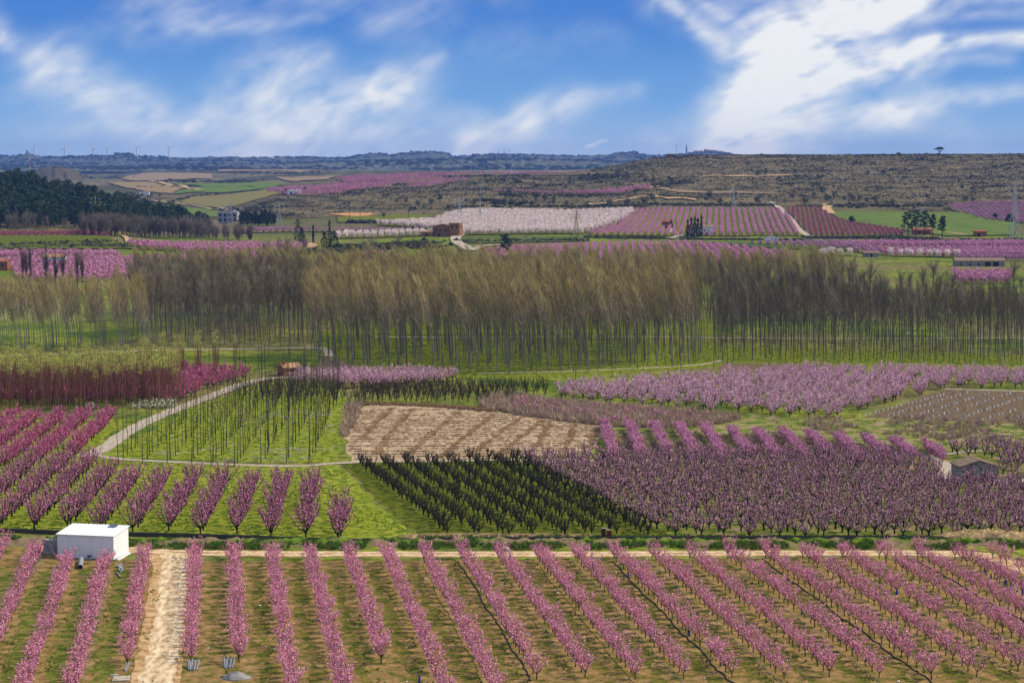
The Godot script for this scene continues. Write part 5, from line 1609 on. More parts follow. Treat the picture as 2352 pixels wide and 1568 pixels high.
	# cypresses and slim conifers
	var cy := [[1580, 544, 11.5, 1.3, "leftmost slim cypress in front of the white farmhouse"], [1588, 545, 13.0, 1.5, "second slim cypress in front of the white farmhouse"], [1596, 545, 13.5, 1.5, "third slim cypress in front of the white farmhouse"], [1603, 545, 12.5, 1.4, "fourth slim cypress in front of the white farmhouse"], [1611, 545, 14.5, 1.2, "tallest slim cypress by the gable of the white farmhouse"], [1541, 524, 6.0, 1.7, "dark bush-like conifer left of the red brick hut"], [574, 550, 8.5, 1.5, "dark conifer standing left of the bare tree belt end"], [684, 556, 14.0, 3.2, "tall dark cedar-shaped conifer by the purple field"], [693, 558, 9.5, 2.2, "smaller dark conifer touching the cedar-shaped one"], [719, 558, 11.0, 0.7, "needle-thin cypress by the bend in the dirt road"], [757, 566, 15.5, 1.4, "tall cypress among the bushes below the white strip"], [745, 568, 9.0, 2.4, "bushy dark conifer among bushes below the white strip"], [768, 570, 10.0, 2.8, "broad dark conifer right of the tall cypress"]]
	for q in cy:
		var pa := cypress(int(q[0]), q[2], q[3], [Color(0.022, 0.04, 0.022), Color(0.035, 0.058, 0.03)])
		var t := thing("cypress", q[4], "cypress", G(q[0], q[1]))
		part(t, "trunk", pa[0]); part(t, "crown", pa[1])
	# the park-like conifers behind the concrete building
	spots = []
	pr = []
	for i in 3: pr.append(crown_tree(90 + i, 9.0, 2.6, 0.2, 11, 0.55, 50, [Color(0.025, 0.048, 0.03), Color(0.035, 0.06, 0.034)], BARK, 0.5))
	for i in 24: spots.append([G(552 + i * 3.4 + rng.randf_range(-1, 1), 523 - 10 + rng.randf_range(-4, 10)), 0, i + 1])
	for i in 8: spots.append([G(434 + i * 6.0, 512 + rng.randf_range(-2, 4)), 1, i + 1])
	plant("conifer", ["trunk", "crown"], pr, spots, 100, func(q): return ("dark conifer right of the concrete building, %s from it" if q[1] == 0 else "dark conifer left of the concrete building, %s in the short line") % ordinal(q[2]), "conifer", "conifers beside the concrete building", "conifer_forest", 0.8, 1.3)
	# grey bare trees at the foot of the wooded hill
	pr = []
	for i in 5: pr.append(bare_tree(110 + i, 13.0, 0.8, Color(0.15, 0.128, 0.105), Color(0.2, 0.165, 0.13), 52, 2.1))
	spots = []
	for i in 150:
		var px := rng.randf_range(175, 450)
		spots.append([ground(G(px, lerpf(541, 554, (px - 175) / 385.0)) - Vector3(0, 0, pow(rng.randf(), 1.5) * 80.0)), 0, 0])
	for i in 12: spots.append([G(rng.randf_range(0, 175), 532 - rng.randf() * 5.0), 0, 0])
	spots.sort_custom(func(a, b2): return a[0].x / -a[0].z < b2[0].x / -b2[0].z)
	for i in spots.size(): spots[i][2] = i + 1
	plant("grey_bare_tree", ["trunk", "crown"], pr, spots, 300, func(q): return "grey leafless tree at the foot of the pine hill, %s counted from the left" % ordinal(q[2]), "bare tree", "leafless trees below the pine hill", "bare_forest", 0.7, 1.15)
	spots = []
	for i in 46:
		var px := rng.randf_range(440, 565)
		spots.append([ground(G(px, lerpf(549, 556, (px - 440) / 125.0)) - Vector3(0, 0, rng.randf() * 50.0)), 0, 0])
	spots.sort_custom(func(a, b2): return a[0].x / -a[0].z < b2[0].x / -b2[0].z)
	for i in spots.size(): spots[i][2] = i + 1
	plant("low_bare_tree", ["trunk", "crown"], pr, spots, 300, func(q): return "low leafless tree before the concrete building, %s counted from the left" % ordinal(q[2]), "bare tree", "low leafless trees before the concrete building", "low_bare_forest", 0.5, 0.85)
	# slim bare poplars by the left farmhouse and wild trees by the long barn
	pr = []
	for i in 3: pr.append(bare_tree(130 + i, 15.0, 0.28, Color(0.09, 0.075, 0.065), Color(0.13, 0.105, 0.085), 36, 1.5))
	spots = []
	for q in [[105, 668], [127, 664], [145, 660], [177, 664], [188, 662], [60, 650], [70, 656], [52, 646]]: spots.append([G(q[0], q[1]), 0, spots.size() + 1])
	plant("slim_bare_tree", ["trunk", "crown"], pr, spots, 50, func(q): return "slim upright bare tree by the orange-roofed farmhouse, %s of eight" % ordinal(q[2]), "bare tree", "slim bare trees by the left farmhouse", "slim_forest", 0.85, 1.2)
	pr = []
	for i in 4: pr.append(bare_tree(140 + i, 14.0, 1.0, Color(0.12, 0.095, 0.08), Color(0.18, 0.14, 0.12), 44, 1.3))
	spots = []
	for q in [[1952, 660], [1975, 672], [2000, 668], [2034, 676], [2070, 672], [2090, 668], [2120, 660], [2144, 655], [2160, 668], [2190, 676], [1770, 640], [1930, 676], [2330, 664], [2345, 672], [2360, 660], [640, 592], [660, 596], [700, 590], [850, 590], [980, 596], [915, 588], [950, 580], [610, 600]]: spots.append([G(q[0], q[1]), 0, spots.size() + 1])
	plant("wild_bare_tree", ["trunk", "crown"], pr, spots, 50, func(q): return "wild spreading bare tree between poplar groves and farm fields, %s of twenty-three" % ordinal(q[2]), "bare tree", "wild bare trees behind the groves", "wild_forest", 0.55, 0.95)
	# white blossom bushes by the gravel path
	pr = []
	for i in 3: pr.append([bare_tree(150 + i, 4.2, 1.0, BARK, Color(0.2, 0.15, 0.12), 16, 0.6)[0], shrub(160 + i, [Color(0.56, 0.54, 0.38), Color(0.62, 0.6, 0.46), Color(0.36, 0.36, 0.2)], 110, 0.1)])
	var wi := 0
	for q in [[328, 936], [352, 937], [366, 936], [384, 936], [392, 935], [207, 938], [312, 938]]:
		wi += 1
		var t := thing("white_blossom_bush", "white blossoming bush by the curved gravel path, %s from the left" % ordinal(wi), "bush", G(q[0], q[1]), rng.randf() * TAU, "white blossom bushes by the path")
		t.scale = Vector3(3.0, 3.6, 3.0) * (0.75 if wi > 5 else 1.0)
		var m := part(t, "trunk", pr[wi % 3][0]); m.scale = Vector3(0.3, 0.25, 0.3)
		part(t, "blossom", pr[wi % 3][1])
	# dry reeds, briar and grass
	var dry := [tuft(11, [Color(0.46, 0.33, 0.22), Color(0.38, 0.27, 0.19), Color(0.52, 0.40, 0.26)], 26, 1.5, 0.05, -0.25), tuft(12, [Color(0.31, 0.21, 0.155), Color(0.38, 0.26, 0.19)], 26, 1.3, 0.05, -0.3), tuft(13, [Color(0.26, 0.18, 0.14), Color(0.35, 0.245, 0.18)], 24, 1.1, 0.05)]
	pl = []
	var zone := outline(P([1095, 918, 1180, 905, 1260, 922, 1560, 946, 1700, 958, 1690, 968, 1560, 985, 1400, 980, 1280, 966, 1185, 953, 1110, 938]))
	for q in rows(zone, 900.0, 0.75, 0.75, 0.35): pl.append(placed(q[0], 0.55, 1.3))
	zone = outline(P([1390, 985, 1700, 995, 2100, 1020, 2170, 1050, 1390, 1050]))
	for q in rows(zone, 1200.0, 0.9, 0.9, 0.4):
		if fine_noise.get_noise_2d(q[0].x * 2.0, q[0].z * 2.0) > -0.18: pl.append(placed(q[0], 0.3, 0.75))
	for i in 2300:
		var g := G(rng.randf_range(1640, 2400), rng.randf_range(958, 1022))
		if hill_noise.get_noise_2d(g.x * 9.0, g.z * 4.0) > 0.05: pl.append(placed(g, 0.35, 0.9))
	zone = outline(P([790, 930, 830, 925, 822, 960, 800, 1000, 790, 1010, 780, 990]))
	for q in rows(zone, 900.0, 0.8, 0.8, 0.3): pl.append(placed(q[0], 0.5, 1.2))
	zone = outline(P([715, 862, 800, 868, 820, 850, 745, 820, 735, 838]))
	for q in rows(zone, 900.0, 1.1, 1.1, 0.4): pl.append(placed(q[0], 0.5, 1.3))
	mass("dry_grass", dry, pl)
	# wild pink seedlings among the reeds
	pl = []
	zone = outline(P([1130, 935, 1200, 925, 1560, 952, 1690, 962, 1560, 978, 1400, 974, 1250, 955]))
	for q in rows(zone, 900.0, 2.3, 2.0, 0.9):
		if rng.randf() < 0.75: pl.append(placed(q[0], 0.3, 0.75))
	mass("wild_peach_undergrowth", [far_tree(41, 2.6, PINK, 60, 0.2), far_tree(42, 2.6, MAUVE, 55, 0.2)], pl)
	# meadow grass that catches light
	var gr := [tuft(21, [Color(0.2, 0.27, 0.02), Color(0.28, 0.32, 0.03)], 12, 0.22, 0.03), tuft(22, [Color(0.12, 0.19, 0.014), Color(0.22, 0.27, 0.025)], 14, 0.26, 0.035)]
	pl = []
	for zz in [[[-60, 1220, 300, 1226, 800, 1242, 945, 1226, 780, 1070, 460, 1068, 245, 1060, -60, 1062], 0.9], [[270, 1050, 690, 1062, 770, 1058, 795, 940, 660, 876, 440, 942], 1.3], [[790, 1066, 1180, 1056, 1540, 1232, 960, 1226], 1.2], [[720, 858, 1290, 866, 1640, 840, 2400, 846, 2400, 800, 1640, 770, 800, 770], 2.2], [[1640, 956, 2400, 975, 2400, 1020, 2150, 1022], 1.3]]:
		for q in rows(outline(P(zz[0])), 1000.0, zz[1], zz[1], zz[1] * 0.5):
			if fine_noise.get_noise_2d(q[0].x * 2.5, q[0].z * 2.5) > -0.05: pl.append(placed(q[0], 0.5, 1.5))
	mass("meadow_grass", gr, pl)
	# lush tufts on the bank by the channel
	pl = []
	var lush := [tuft(31, [Color(0.06, 0.15, 0.012), Color(0.11, 0.21, 0.02)], 30, 0.5, 0.05), tuft(32, [Color(0.14, 0.2, 0.03), Color(0.07, 0.14, 0.015)], 26, 0.45, 0.05), tuft(33, [Color(0.26, 0.2, 0.11), Color(0.2, 0.15, 0.085)], 24, 0.4, 0.04)]
	for i in 7000:
		var px := rng.randf_range(-60, 2420)
		var py := rng.randf_range(1244, 1263)
		if px < 320: py -= 12.0 * (320.0 - px) / 320.0
		var g := G(px, py)
		if fine_noise.get_noise_2d(g.x * 4.0 + 80.0, g.z * 6.0) < 0.06: pl.append(placed(g + Vector3(0, 0.2, 0), 0.5, 1.3))
	for i in 1500:
		var g := G(rng.randf_range(960, 2180), rng.randf_range(1232, 1238))
		pl.append(placed(g, 0.4, 1.0))
	mass("bank_grass", lush, pl)
	# clods turned up in rows across the ploughed field
	var cl := MB.new()
	r.seed = 77
	for i in 5: cl.blob(Vector3(r.randfn() * 0.3, 0.06, r.randfn() * 0.2), Vector3(0.22, 0.15, 0.2), r, Color(0.15, 0.092, 0.05), 5, 3)
	var clod := cl.mesh(M.twigs)
	pl = []
	var ploughed := outline(P([854, 930, 1083, 934, 1185, 953, 1386, 978, 1376, 1030, 1190, 1048, 815, 1056, 800, 1020, 826, 945]))
	var fa := G(820, 1054)
	for line in 23:
		var zl := fa.z - line * 3.05
		var x := -60.0
		while x < 40.0:
			x += rng.randf_range(0.22, 0.55)
			var p := Vector3(x, 0.0, zl + fine_noise.get_noise_2d(x * 2.0, line * 50.0) * 0.25 - x * 0.02 + rng.randfn() * 0.05)
			if Geometry2D.is_point_in_polygon(Vector2(p.x, p.z), ploughed) and rng.randf() < 0.8 + fine_noise.get_noise_2d(x * 1.5, line * 31.0):
				pl.append(placed(p, 0.35, 0.95))
	for i in 1500:
		var p := G(rng.randf_range(810, 1380), rng.randf_range(932, 1056))
		if Geometry2D.is_point_in_polygon(Vector2(p.x, p.z), ploughed): pl.append(placed(p, 0.12, 0.4))
	for i in 420:
		var t := rng.randf()
		var p := G(lerpf(842, 1140, t), lerpf(929, 945, t * t) + rng.randf_range(-2.0, 1.0))
		pl.append(placed(p, 0.8, 2.2))
	mass("soil_rubble", [clod], pl)
	# rotting leaves and cut branches under the young poplars
	var ct := MB.new()
	for i in 7:
		var a := Vector3(r.randfn() * 0.5, 0.06, r.randfn() * 0.4)
		ct.tube([a, a + Vector3(r.randfn(), 0.05, r.randfn()) * 0.7], [0.03, 0.02], 3, Color(0.5, 0.47, 0.4))
	pl = []
	for i in 420:
		var g := G(rng.randf_range(290, 790), rng.randf_range(900, 1062))
		if fine_noise.get_noise_2d(g.x * 1.4, g.z * 1.4) > 0.1 and g.x / -g.z * F + 1176 > 300 + (1062 - (365 + EYE * F / -g.z)) * 2.0: pl.append(placed(g, 0.5, 1.2))
	mass("cut_branch_litter", [ct.mesh(M.twigs)], pl)

func tube_thing(called: String, label: String, category: String, a: Vector3, b: Vector3, rad: float, mat: Material, group := "") -> void:
	var o := thing(called, label, category, (a + b) * 0.5, 0.0, group)
	var c := (a + b) * 0.5
	var m := MB.new()
	m.tube([a - c, b - c], [rad, rad], 9, Color.WHITE)
	m.tube([b - c, a - c], [rad * 0.84, rad * 0.84], 9, Color.WHITE)
	part(o, "pipe_wall", m.mesh(mat))
	var e := MB.new()
	for s in [[a, b], [b, a]]:
		var d: Vector3 = ((s[0] as Vector3) - s[1]).normalized()
		e.tube([s[0] - c - d * 0.06, s[0] - c + d * 0.015], [rad * 1.05, rad * 1.05], 9, Color.WHITE)
	part(o, "rim", e.mesh(mat))

func near_things() -> void:
	# the white shed: walls, ribbed roof falling to the front, solar panel, plate
	var a := G(131.5, 1280.0); var b := G(260.5, 1285.5); var c := G(304.0, 1271.0)
	var front := (b - a); var sidev := (c - b)
	var w := front.length()
	var dep := 4.9
	var yaw := atan2(-front.z, front.x)
	var bs := Basis(Vector3.UP, yaw)
	var centre := a + front * 0.5 + bs * Vector3(0, 0, -dep * 0.5)
	var o := thing("white_shed", "white metal shed with sloping roof and a small solar panel beside the dirt road", "shed", centre, yaw)
	var h := 3.0; var rise := 0.42; var th := 0.12
	var panels := [["front_wall", Vector3(w, h, th), Vector3(0, h * 0.5, dep * 0.5 - th * 0.5)], ["back_wall", Vector3(w, h + rise, th), Vector3(0, (h + rise) * 0.5, -dep * 0.5 + th * 0.5)]]
	for q in panels:
		var m := wall_piece(o, q[0], q[1], q[2], M.white_metal)
		var seams := MB.new()
		var k := -w * 0.5 + 1.15
		while k < w * 0.5 - 0.5:
			seams.box(Transform3D(Basis(), Vector3(k, 0, th * 0.5 if q[0] == "front_wall" else -th * 0.5)), Vector3(0.03, q[1].y - 0.02, 0.02), Color.WHITE)
			k += 1.15
		part(m, "seam", seams.mesh(M.white_metal))
	for s in [1, -1]:
		var m := MB.new()
		var z0 := -dep * 0.5 + th; var z1 := dep * 0.5 - th
		for q in [th * 0.5, -th * 0.5]:
			var p0 := Vector3(q, 0, z1); var p1 := Vector3(q, h, z1); var p2 := Vector3(q, h + rise, z0); var p3 := Vector3(q, 0, z0)
			if q > 0: m.quad(p0, p1, p2, p3, Color.WHITE)
			else: m.quad(p0, p3, p2, p1, Color.WHITE)
		var sw := part(o, "side_wall", m.mesh(M.white_metal), Vector3(s * (w * 0.5 - th * 0.5), 0, 0))
		if s == 1:
			wall_piece(sw, "notice_plate", Vector3(0.03, 0.42, 0.3), Vector3(th * 0.5 + 0.016, 2.55, -1.95), M.white_paint)
			var sm := MB.new()
			for z in [-1.3, 0.0, 1.2]: sm.box(Transform3D(Basis(), Vector3(th * 0.5, 1.45, z)), Vector3(0.02, 2.85, 0.03), Color.WHITE)
			part(sw, "seam", sm.mesh(M.white_metal))
	var an := atan2(rise, dep)
	var rb := Basis(Vector3.RIGHT, an)
	var roof := MB.new()
	roof.box(Transform3D(rb, Vector3(0, h + rise * 0.5 + 0.05, 0)), Vector3(w + 0.3, 0.09, dep + 0.36), Color.WHITE)
	var rp := part(o, "roof", roof.mesh(M.white_paint))
	var n := 14
	for k in n:
		var rib := MB.new()
		rib.box(Transform3D(rb, Vector3(-w * 0.5 + (k + 0.5) * w / n, h + rise * 0.5 + 0.05, 0) + rb * Vector3(0, 0.065, 0)), Vector3(0.07, 0.05, dep + 0.34), Color.WHITE)
		part(rp, "rib", rib.mesh(M.white_paint))
	var sp2 := MB.new()
	sp2.box(Transform3D(rb, Vector3(w * 0.5 - 1.75, h + rise * 0.5 + 0.05, 0) + rb * Vector3(0, 0.19, -1.75)), Vector3(1.05, 0.05, 0.95), Color.WHITE)
	var sol := part(o, "solar_panel", sp2.mesh(M.solar_glass))
	var fr := MB.new()
	for e in [[-0.54, 0, 0.04, 1.0], [0.54, 0, 0.04, 1.0], [0, -0.49, 1.04, 0.04], [0, 0.49, 1.04, 0.04]]:
		fr.box(Transform3D(rb, Vector3(w * 0.5 - 1.75, h + rise * 0.5 + 0.05, 0) + rb * Vector3(e[0], 0.19, -1.75 + e[1])), Vector3(e[2], 0.08, e[3]), Color.WHITE)
	part(sol, "frame", fr.mesh(M.steel))
	var pl := MB.new()
	pl.box(Transform3D(Basis(), Vector3(0, 0.03, 0)), Vector3(w + 0.5, 0.14, dep + 0.5), Color.WHITE)
	part(o, "plinth", pl.mesh(M.concrete))
	var vent := MB.new()
	vent.tube([Vector3(0.4, 0.25, dep * 0.5), Vector3(0.4, 0.4, dep * 0.5 + 0.35), Vector3(1.0, 0.5, dep * 0.5 + 0.4)], [0.09, 0.09, 0.09], 7, Color.WHITE)
	part(o, "outlet_pipe", vent.mesh(M.black_plastic))
	# planks lying along the shed
	for k in 2:
		var pz := bs * Vector3(w * 0.5 + 0.35 + 0.4 * k, 0, 0.2 + k * 0.5)
		var t := thing("plank", ["pale plank lying along the right wall of the white shed", "outer pale plank lying beside the first by the white shed"][k], "plank", centre + pz + Vector3(0, 0.1, 0), yaw + 0.06)
		var m := MB.new()
		m.box(Transform3D(), Vector3(0.16, 0.08, 4.6), Color.WHITE)
		part(t, "board", m.mesh(M.white_paint))
		var m2 := MB.new()
		for z in [-1.6, 1.5]: m2.box(Transform3D(Basis(), Vector3(0, -0.06, z)), Vector3(0.3, 0.05, 0.1), Color.WHITE)
		part(t, "batten", m2.mesh(M.dark_wood))
	# concrete tank left of the shed
	var tp := G(117, 1269)
	o = thing("concrete_tank", "open square concrete water tank left of the white shed", "tank", tp, yaw - 0.02)
	for q in [[0, 0.72, 1.6, 0.14], [0, -0.72, 1.6, 0.14], [-0.73, 0, 0.14, 1.3], [0.73, 0, 0.14, 1.3]]:
		wall_piece(o, "wall", Vector3(q[2], 1.75, q[3]), Vector3(q[0], 0.85, q[1]), M.concrete)
	wall_piece(o, "rim", Vector3(1.74, 0.1, 0.2), Vector3(0, 1.78, 0.76), M.concrete)
	wall_piece(o, "floor", Vector3(1.3, 0.1, 1.3), Vector3(0, 0.9, 0), M.window_dark)
	# a drum and culvert, loose pipes
	var dr := G(62, 1291)
	o = thing("plastic_drum", "small blue-grey drum standing on bare soil left of the shed", "drum", dr)
	var m3 := MB.new()
	m3.tube([Vector3(0, 0, 0), Vector3(0, 0.2, 0), Vector3(0, 0.42, 0)], [0.19, 0.21, 0.19], 10, Color.WHITE)
	part(o, "barrel", m3.mesh(M.grey_plastic))
	var m4 := MB.new()
	m4.disc(Vector3(0, 0.425, 0), Vector3.UP, 0.19, 10, Color.WHITE)
	part(o, "lid", m4.mesh(M.dark_steel))
	tube_thing("culvert_pipe", "thick grey culvert pipe lying on grass in front of the shed", "pipe", G(183.5, 1308) + Vector3(0, 0.32, 0), G(186, 1290) + Vector3(0, 0.32, 0), 0.32, M.grey_plastic)
	var lp := [[272, 1306, 281, 1299, "upper short grey pipe in the scatter right of the shed front"], [270, 1311, 279, 1304, "second grey pipe in the scatter right of the shed front"], [273, 1315, 283, 1311, "grey pipe lying flat below the others near the shed"], [279, 1313, 280.5, 1306, "stubby grey pipe end beside the scatter near the shed"], [269, 1318, 276, 1328, "lowest grey pipe pointing away from the scatter"], [268, 1304, 276, 1297, "topmost thin grey pipe by the third row of trees"]]
	for q in lp:
		tube_thing("loose_pipe", q[4], "pipe", G(q[0], q[1]) + Vector3(0, 0.12, 0), G(q[2], q[3]) + Vector3(0, 0.12, 0), 0.10, M.grey_plastic, "loose grey pipes by the shed")
	# two bundles of pipes leaning at row ends
	for g in 2:
		for k in 8:
			var foot := G([430.0, 512.0][g] + k * 3.0, [1538.0, 1533.0][g] + (k % 3) * 1.5)
			var up := foot + Vector3(lerpf(-0.25, 0.05, k / 7.0), 0.62 + (k % 2) * 0.1, -1.5)
			tube_thing("leaning_pipe", "grey irrigation pipe, %s from the left, bundle at the foot of %s row" % [ordinal(k + 1), ["1st", "2nd"][g]], "pipe", foot + Vector3(0, 0.06, 0), up, 0.055, M.grey_plastic, ["pipes of the first bundle", "pipes of the second bundle"][g])
	for k in 3:
		var foot := G(286.0 + k * 2.0, 1542.0 - k)
		tube_thing("leaning_pipe", "dark pipe, %s of three at the last tree left of the track" % ordinal(k + 1), "pipe", foot + Vector3(0, 0.05, 0), foot + Vector3(0.05 + 0.1 * k, 0.7, -0.7), 0.05, M.grey_plastic, "pipes left of the track")
	# gravel heap and slab at the lower edge
	var gh := MB.new()
	var r := RandomNumberGenerator.new()
	r.seed = 3
	var nr := 9; var ns := 26
	for i in nr + 1:
		var u := float(i) / nr
		for k in ns:
			var an2 := TAU * k / ns
			var rr := u * (1.0 + r.randf_range(-0.05, 0.05))
			gh.v.append(Vector3(cos(an2) * rr * 1.45, 0.62 * pow(cos(u * PI * 0.5), 1.2) + r.randf_range(-0.012, 0.012) * (1.0 - u) - 0.02, sin(an2) * rr * 1.1))
			gh.n.append(Vector3(cos(an2) * u, 1.0, sin(an2) * u).normalized())
			gh.c.append(Color.WHITE * r.randf_range(0.9, 1.1))
	for i in nr:
		for k in ns:
			var p := i * ns + k; var q := i * ns + (k + 1) % ns
			gh.f.append(p); gh.f.append(p + ns); gh.f.append(q)
			gh.f.append(q); gh.f.append(p + ns); gh.f.append(q + ns)
	o = thing("gravel_heap", "grey heap of gravel at the foot of the second row right of the track", "gravel heap", G(542, 1556) + Vector3(0, 0.03, 0))
	part(o, "mound", gh.mesh(M.gravel_heap))
	var ap := MB.new()
	ap.blob(Vector3(0, -0.02, 0), Vector3(1.62, 0.06, 1.25), r, Color.WHITE, 16, 4)
	part(o, "spill", ap.mesh(M.gravel_heap))
	o = thing("concrete_slab", "pale broken concrete slab at the left edge of the sandy track", "slab", G(278, 1560) + Vector3(0, 0.05, 0), 0.12)
	wall_piece(o, "slab", Vector3(1.7, 0.12, 1.8), Vector3(0, 0.02, 0), M.gravel)
	wall_piece(o, "fragment", Vector3(0.8, 0.1, 0.5), Vector3(-0.8, 0.01, -1.5), M.concrete)
	o = thing("marker_post", "dark thin post at the lower edge left of the sandy track", "post", G(178, 1566))
	var mp := MB.new()
	mp.tube([Vector3(0, -0.1, 0), Vector3(0, 1.7, 0)], [0.05, 0.045], 6, Color.WHITE)
	part(o, "post", mp.mesh(M.dark_wood))
	var mc := MB.new()
	mc.box(Transform3D(Basis(), Vector3(0, 1.72, 0)), Vector3(0.12, 0.05, 0.12), Color.WHITE)
	part(o, "cap", mc.mesh(M.rust))
	# hoses along the rows: [row, from y, to y, radius, side offset, pale]
	var hoses := [[-2, 1320, 1570, 0.02, 0.75, 1], [-4, 1270, 1330, 0.03, 0.75, 1], [4, 1330, 1570, 0.06, 0.35, 1], [8, 1290, 1570, 0.06, -0.5, 0], [9, 1295, 1500, 0.018, -0.6, 1], [11, 1288, 1580, 0.02, -0.6, 1], [12, 1290, 1580, 0.06, -0.55, 0], [13, 1288, 1580, 0.018, -0.6, 1], [16, 1284, 1580, 0.06, -0.5, 0], [15, 1284, 1580, 0.016, -0.6, 1], [17, 1290, 1580, 0.016, -0.6, 1], [18, 1290, 1580, 0.016, -0.6, 1], [19, 1290, 1570, 0.016, -0.6, 1], [20, 1287, 1500, 0.06, -0.45, 0], [7, 1300, 1580, 0.022, -0.5, 0], [10, 1300, 1580, 0.022, -0.5, 0]]
	for q in hoses:
		var px := 0.0
		for s in near_rows:
			if s[1] == q[0]: px = s[0]
		var pts := []
		var rad := []
		var y: float = q[1]
		while y < q[2]:
			var p := G(row_x(px, y), y)
			p += Vector3(q[4] + sin(y * 0.07 + px) * 0.14 + fine_noise.get_noise_2d(y * 3.0, px) * 0.3, q[3] + 0.03, 0)
			pts.append(p); rad.append(q[3])
			y += 5.0
		var hs := thing("irrigation_hose", ("pale thin drip hose" if q[5] else "thick black hose") + " along the %s row %s of the sandy track" % [ordinal(absi(q[0])), "right" if q[0] > 0 else "left"], "hose", pts[0])
		var lo := []
		for p in pts: lo.append(p - pts[0])
		var mm := MB.new()
		mm.tube(lo, rad, 6, Color.WHITE)
		part(hs, "hose", mm.mesh(M.grey_plastic if q[5] else M.black_plastic))
		var jm := MB.new()
		for k in range(4, lo.size(), 8): jm.tube([lo[k], lo[k] + (lo[k - 1] - lo[k]).normalized() * 0.25], [q[3] * 1.5, q[3] * 1.5], 6, Color.WHITE)
		part(hs, "coupling", jm.mesh(M.black_plastic))
	# blue sleeves round trunks: [x, y of the foot]
	var bl := 0
	for q in [[1443, 1328], [1554, 1328], [1842, 1412], [1926, 1473], [2061, 1366], [1581, 1460], [963, 1568], [2262, 1320], [2277, 1330], [2291, 1338], [2309, 1344], [2323, 1352], [2337, 1360], [2350, 1368], [934, 1388], [50, 1560]]:
		bl += 1
		var t := thing("trunk_sleeve", "blue plastic sleeve round a peach trunk, %s of sixteen in the near orchard" % ordinal(bl), "tree guard", G(q[0], q[1]), 0, "blue sleeves in the near orchard")
		var m := MB.new()
		m.tube([Vector3(0, 0, 0), Vector3(0.02, 0.34, 0), Vector3(0, 0.66, 0)], [0.10, 0.115, 0.095], 7, Color.WHITE)
		part(t, "sleeve", m.mesh(M.blue_plastic))
		var s := MB.new()
		s.tube([Vector3(0.05, 0, 0.1), Vector3(0.05, 0.9, 0.1)], [0.018, 0.018], 4, Color.WHITE)
		part(t, "stake", s.mesh(M.dark_wood))
	# water channel of concrete, built of lengths end to end
	var ch := [Vector2(-260, 1221), Vector2(0, 1222), Vector2(130, 1227), Vector2(310, 1231), Vector2(560, 1238), Vector2(800, 1246), Vector2(1100, 1243), Vector2(1500, 1241), Vector2(1900, 1240), Vector2(2180, 1241), Vector2(2300, 1243)]
	var line := smooth(Array(outline(ch)), 4.0)
	o = thing("irrigation_channel", "long raised concrete water channel, dark with damp, behind the dirt road", "channel", Vector3(line[0].x, 0, line[0].y))
	for i in line.size() - 1:
		var p0 := Vector3(line[i].x, 0, line[i].y) - o.position
		var p1 := Vector3(line[i + 1].x, 0, line[i + 1].y) - o.position
		var m := MB.new()
		var d := (p1 - p0).normalized()
		var s := Vector3(-d.z, 0, d.x)
		for e in [0.34, -0.34]:
			m.bar(p0 + s * e + Vector3(0, 0.2, 0) + d * 0.012, p1 + s * e + Vector3(0, 0.2, 0) - d * 0.012, 0.1, 0.62, Color.WHITE)
		m.bar(p0 + Vector3(0, 0.06, 0) + d * 0.012, p1 + Vector3(0, 0.06, 0) - d * 0.012, 0.58, 0.08, Color.WHITE)
		part(o, "channel_section", m.mesh(M.damp))
	# sluice: two rusty posts and a gate
	var sg := G(1393, 1243)
	for k in 2:
		var t := thing("sluice_post", ["rusty square sluice post at the channel, nearer of the pair", "rusty square sluice post at the channel, farther of the pair"][k], "post", sg + Vector3([0.35, -0.35][k], 0, [0.25, -0.9][k]))
		var m := MB.new()
		m.box(Transform3D(Basis(), Vector3(0, 0.75, 0)), Vector3(0.6, 1.6, 0.3), Color.WHITE)
		part(t, "post", m.mesh(M.rust))
		var m2 := MB.new()
		m2.box(Transform3D(Basis(), Vector3(0, 1.59, 0)), Vector3(0.68, 0.06, 0.38), Color.WHITE)
		part(t, "cap", m2.mesh(M.straw))
	var rd := thing("sluice_rod", "pale rod joining the two rusty sluice posts", "rod", sg + Vector3(0, 1.5, -0.3))
	var rm := MB.new(); rm.tube([Vector3(-0.3, 0.16, -0.5), Vector3(0.3, 0.16, 0.4)], [0.03, 0.03], 5, Color.WHITE); part(rd, "rod", rm.mesh(M.white_paint))
	var rm2 := MB.new(); rm2.tube([Vector3(-0.15, 0.2, -0.5), Vector3(-0.1, 0.24, -0.2)], [0.05, 0.05], 5, Color.WHITE); part(rd, "handle", rm2.mesh(M.white_paint))
	# straw heaps
	for q in [[1085, 1231, 9.5, 0.28, 1.3, "low ragged straw heap along the front of the bare plot"], [1255, 1231, 8.0, 0.2, 1.1, "thin line of straw before the bare trees by the sluice"], [2270, 1238, 7.6, 1.25, 2.0, "large straw heap at the right end of the mauve orchard"], [2085, 1240, 6.0, 0.22, 1.0, "flat tail of straw left of the large straw heap"]]:
		var g := G(q[0], q[1])
		var t := thing("straw_heap", q[5], "straw heap", g)
		var m := MB.new()
		var na := 40; var nb2 := 10
		for j in nb2 + 1:
			for i in na + 1:
				var u := i / float(na) * 2.0 - 1.0; var v := j / float(nb2) * 2.0 - 1.0
				var hh: float = q[3] * pow(maxf(0.0, 1.0 - u * u * 0.98), 0.8) * pow(maxf(0.0, 1.0 - v * v), 0.7) * (0.75 + 0.5 * r.randf()) - 0.03
				m.v.append(Vector3(u * q[2], hh, v * q[4]))
				m.c.append(Color.WHITE * r.randf_range(0.75, 1.1))
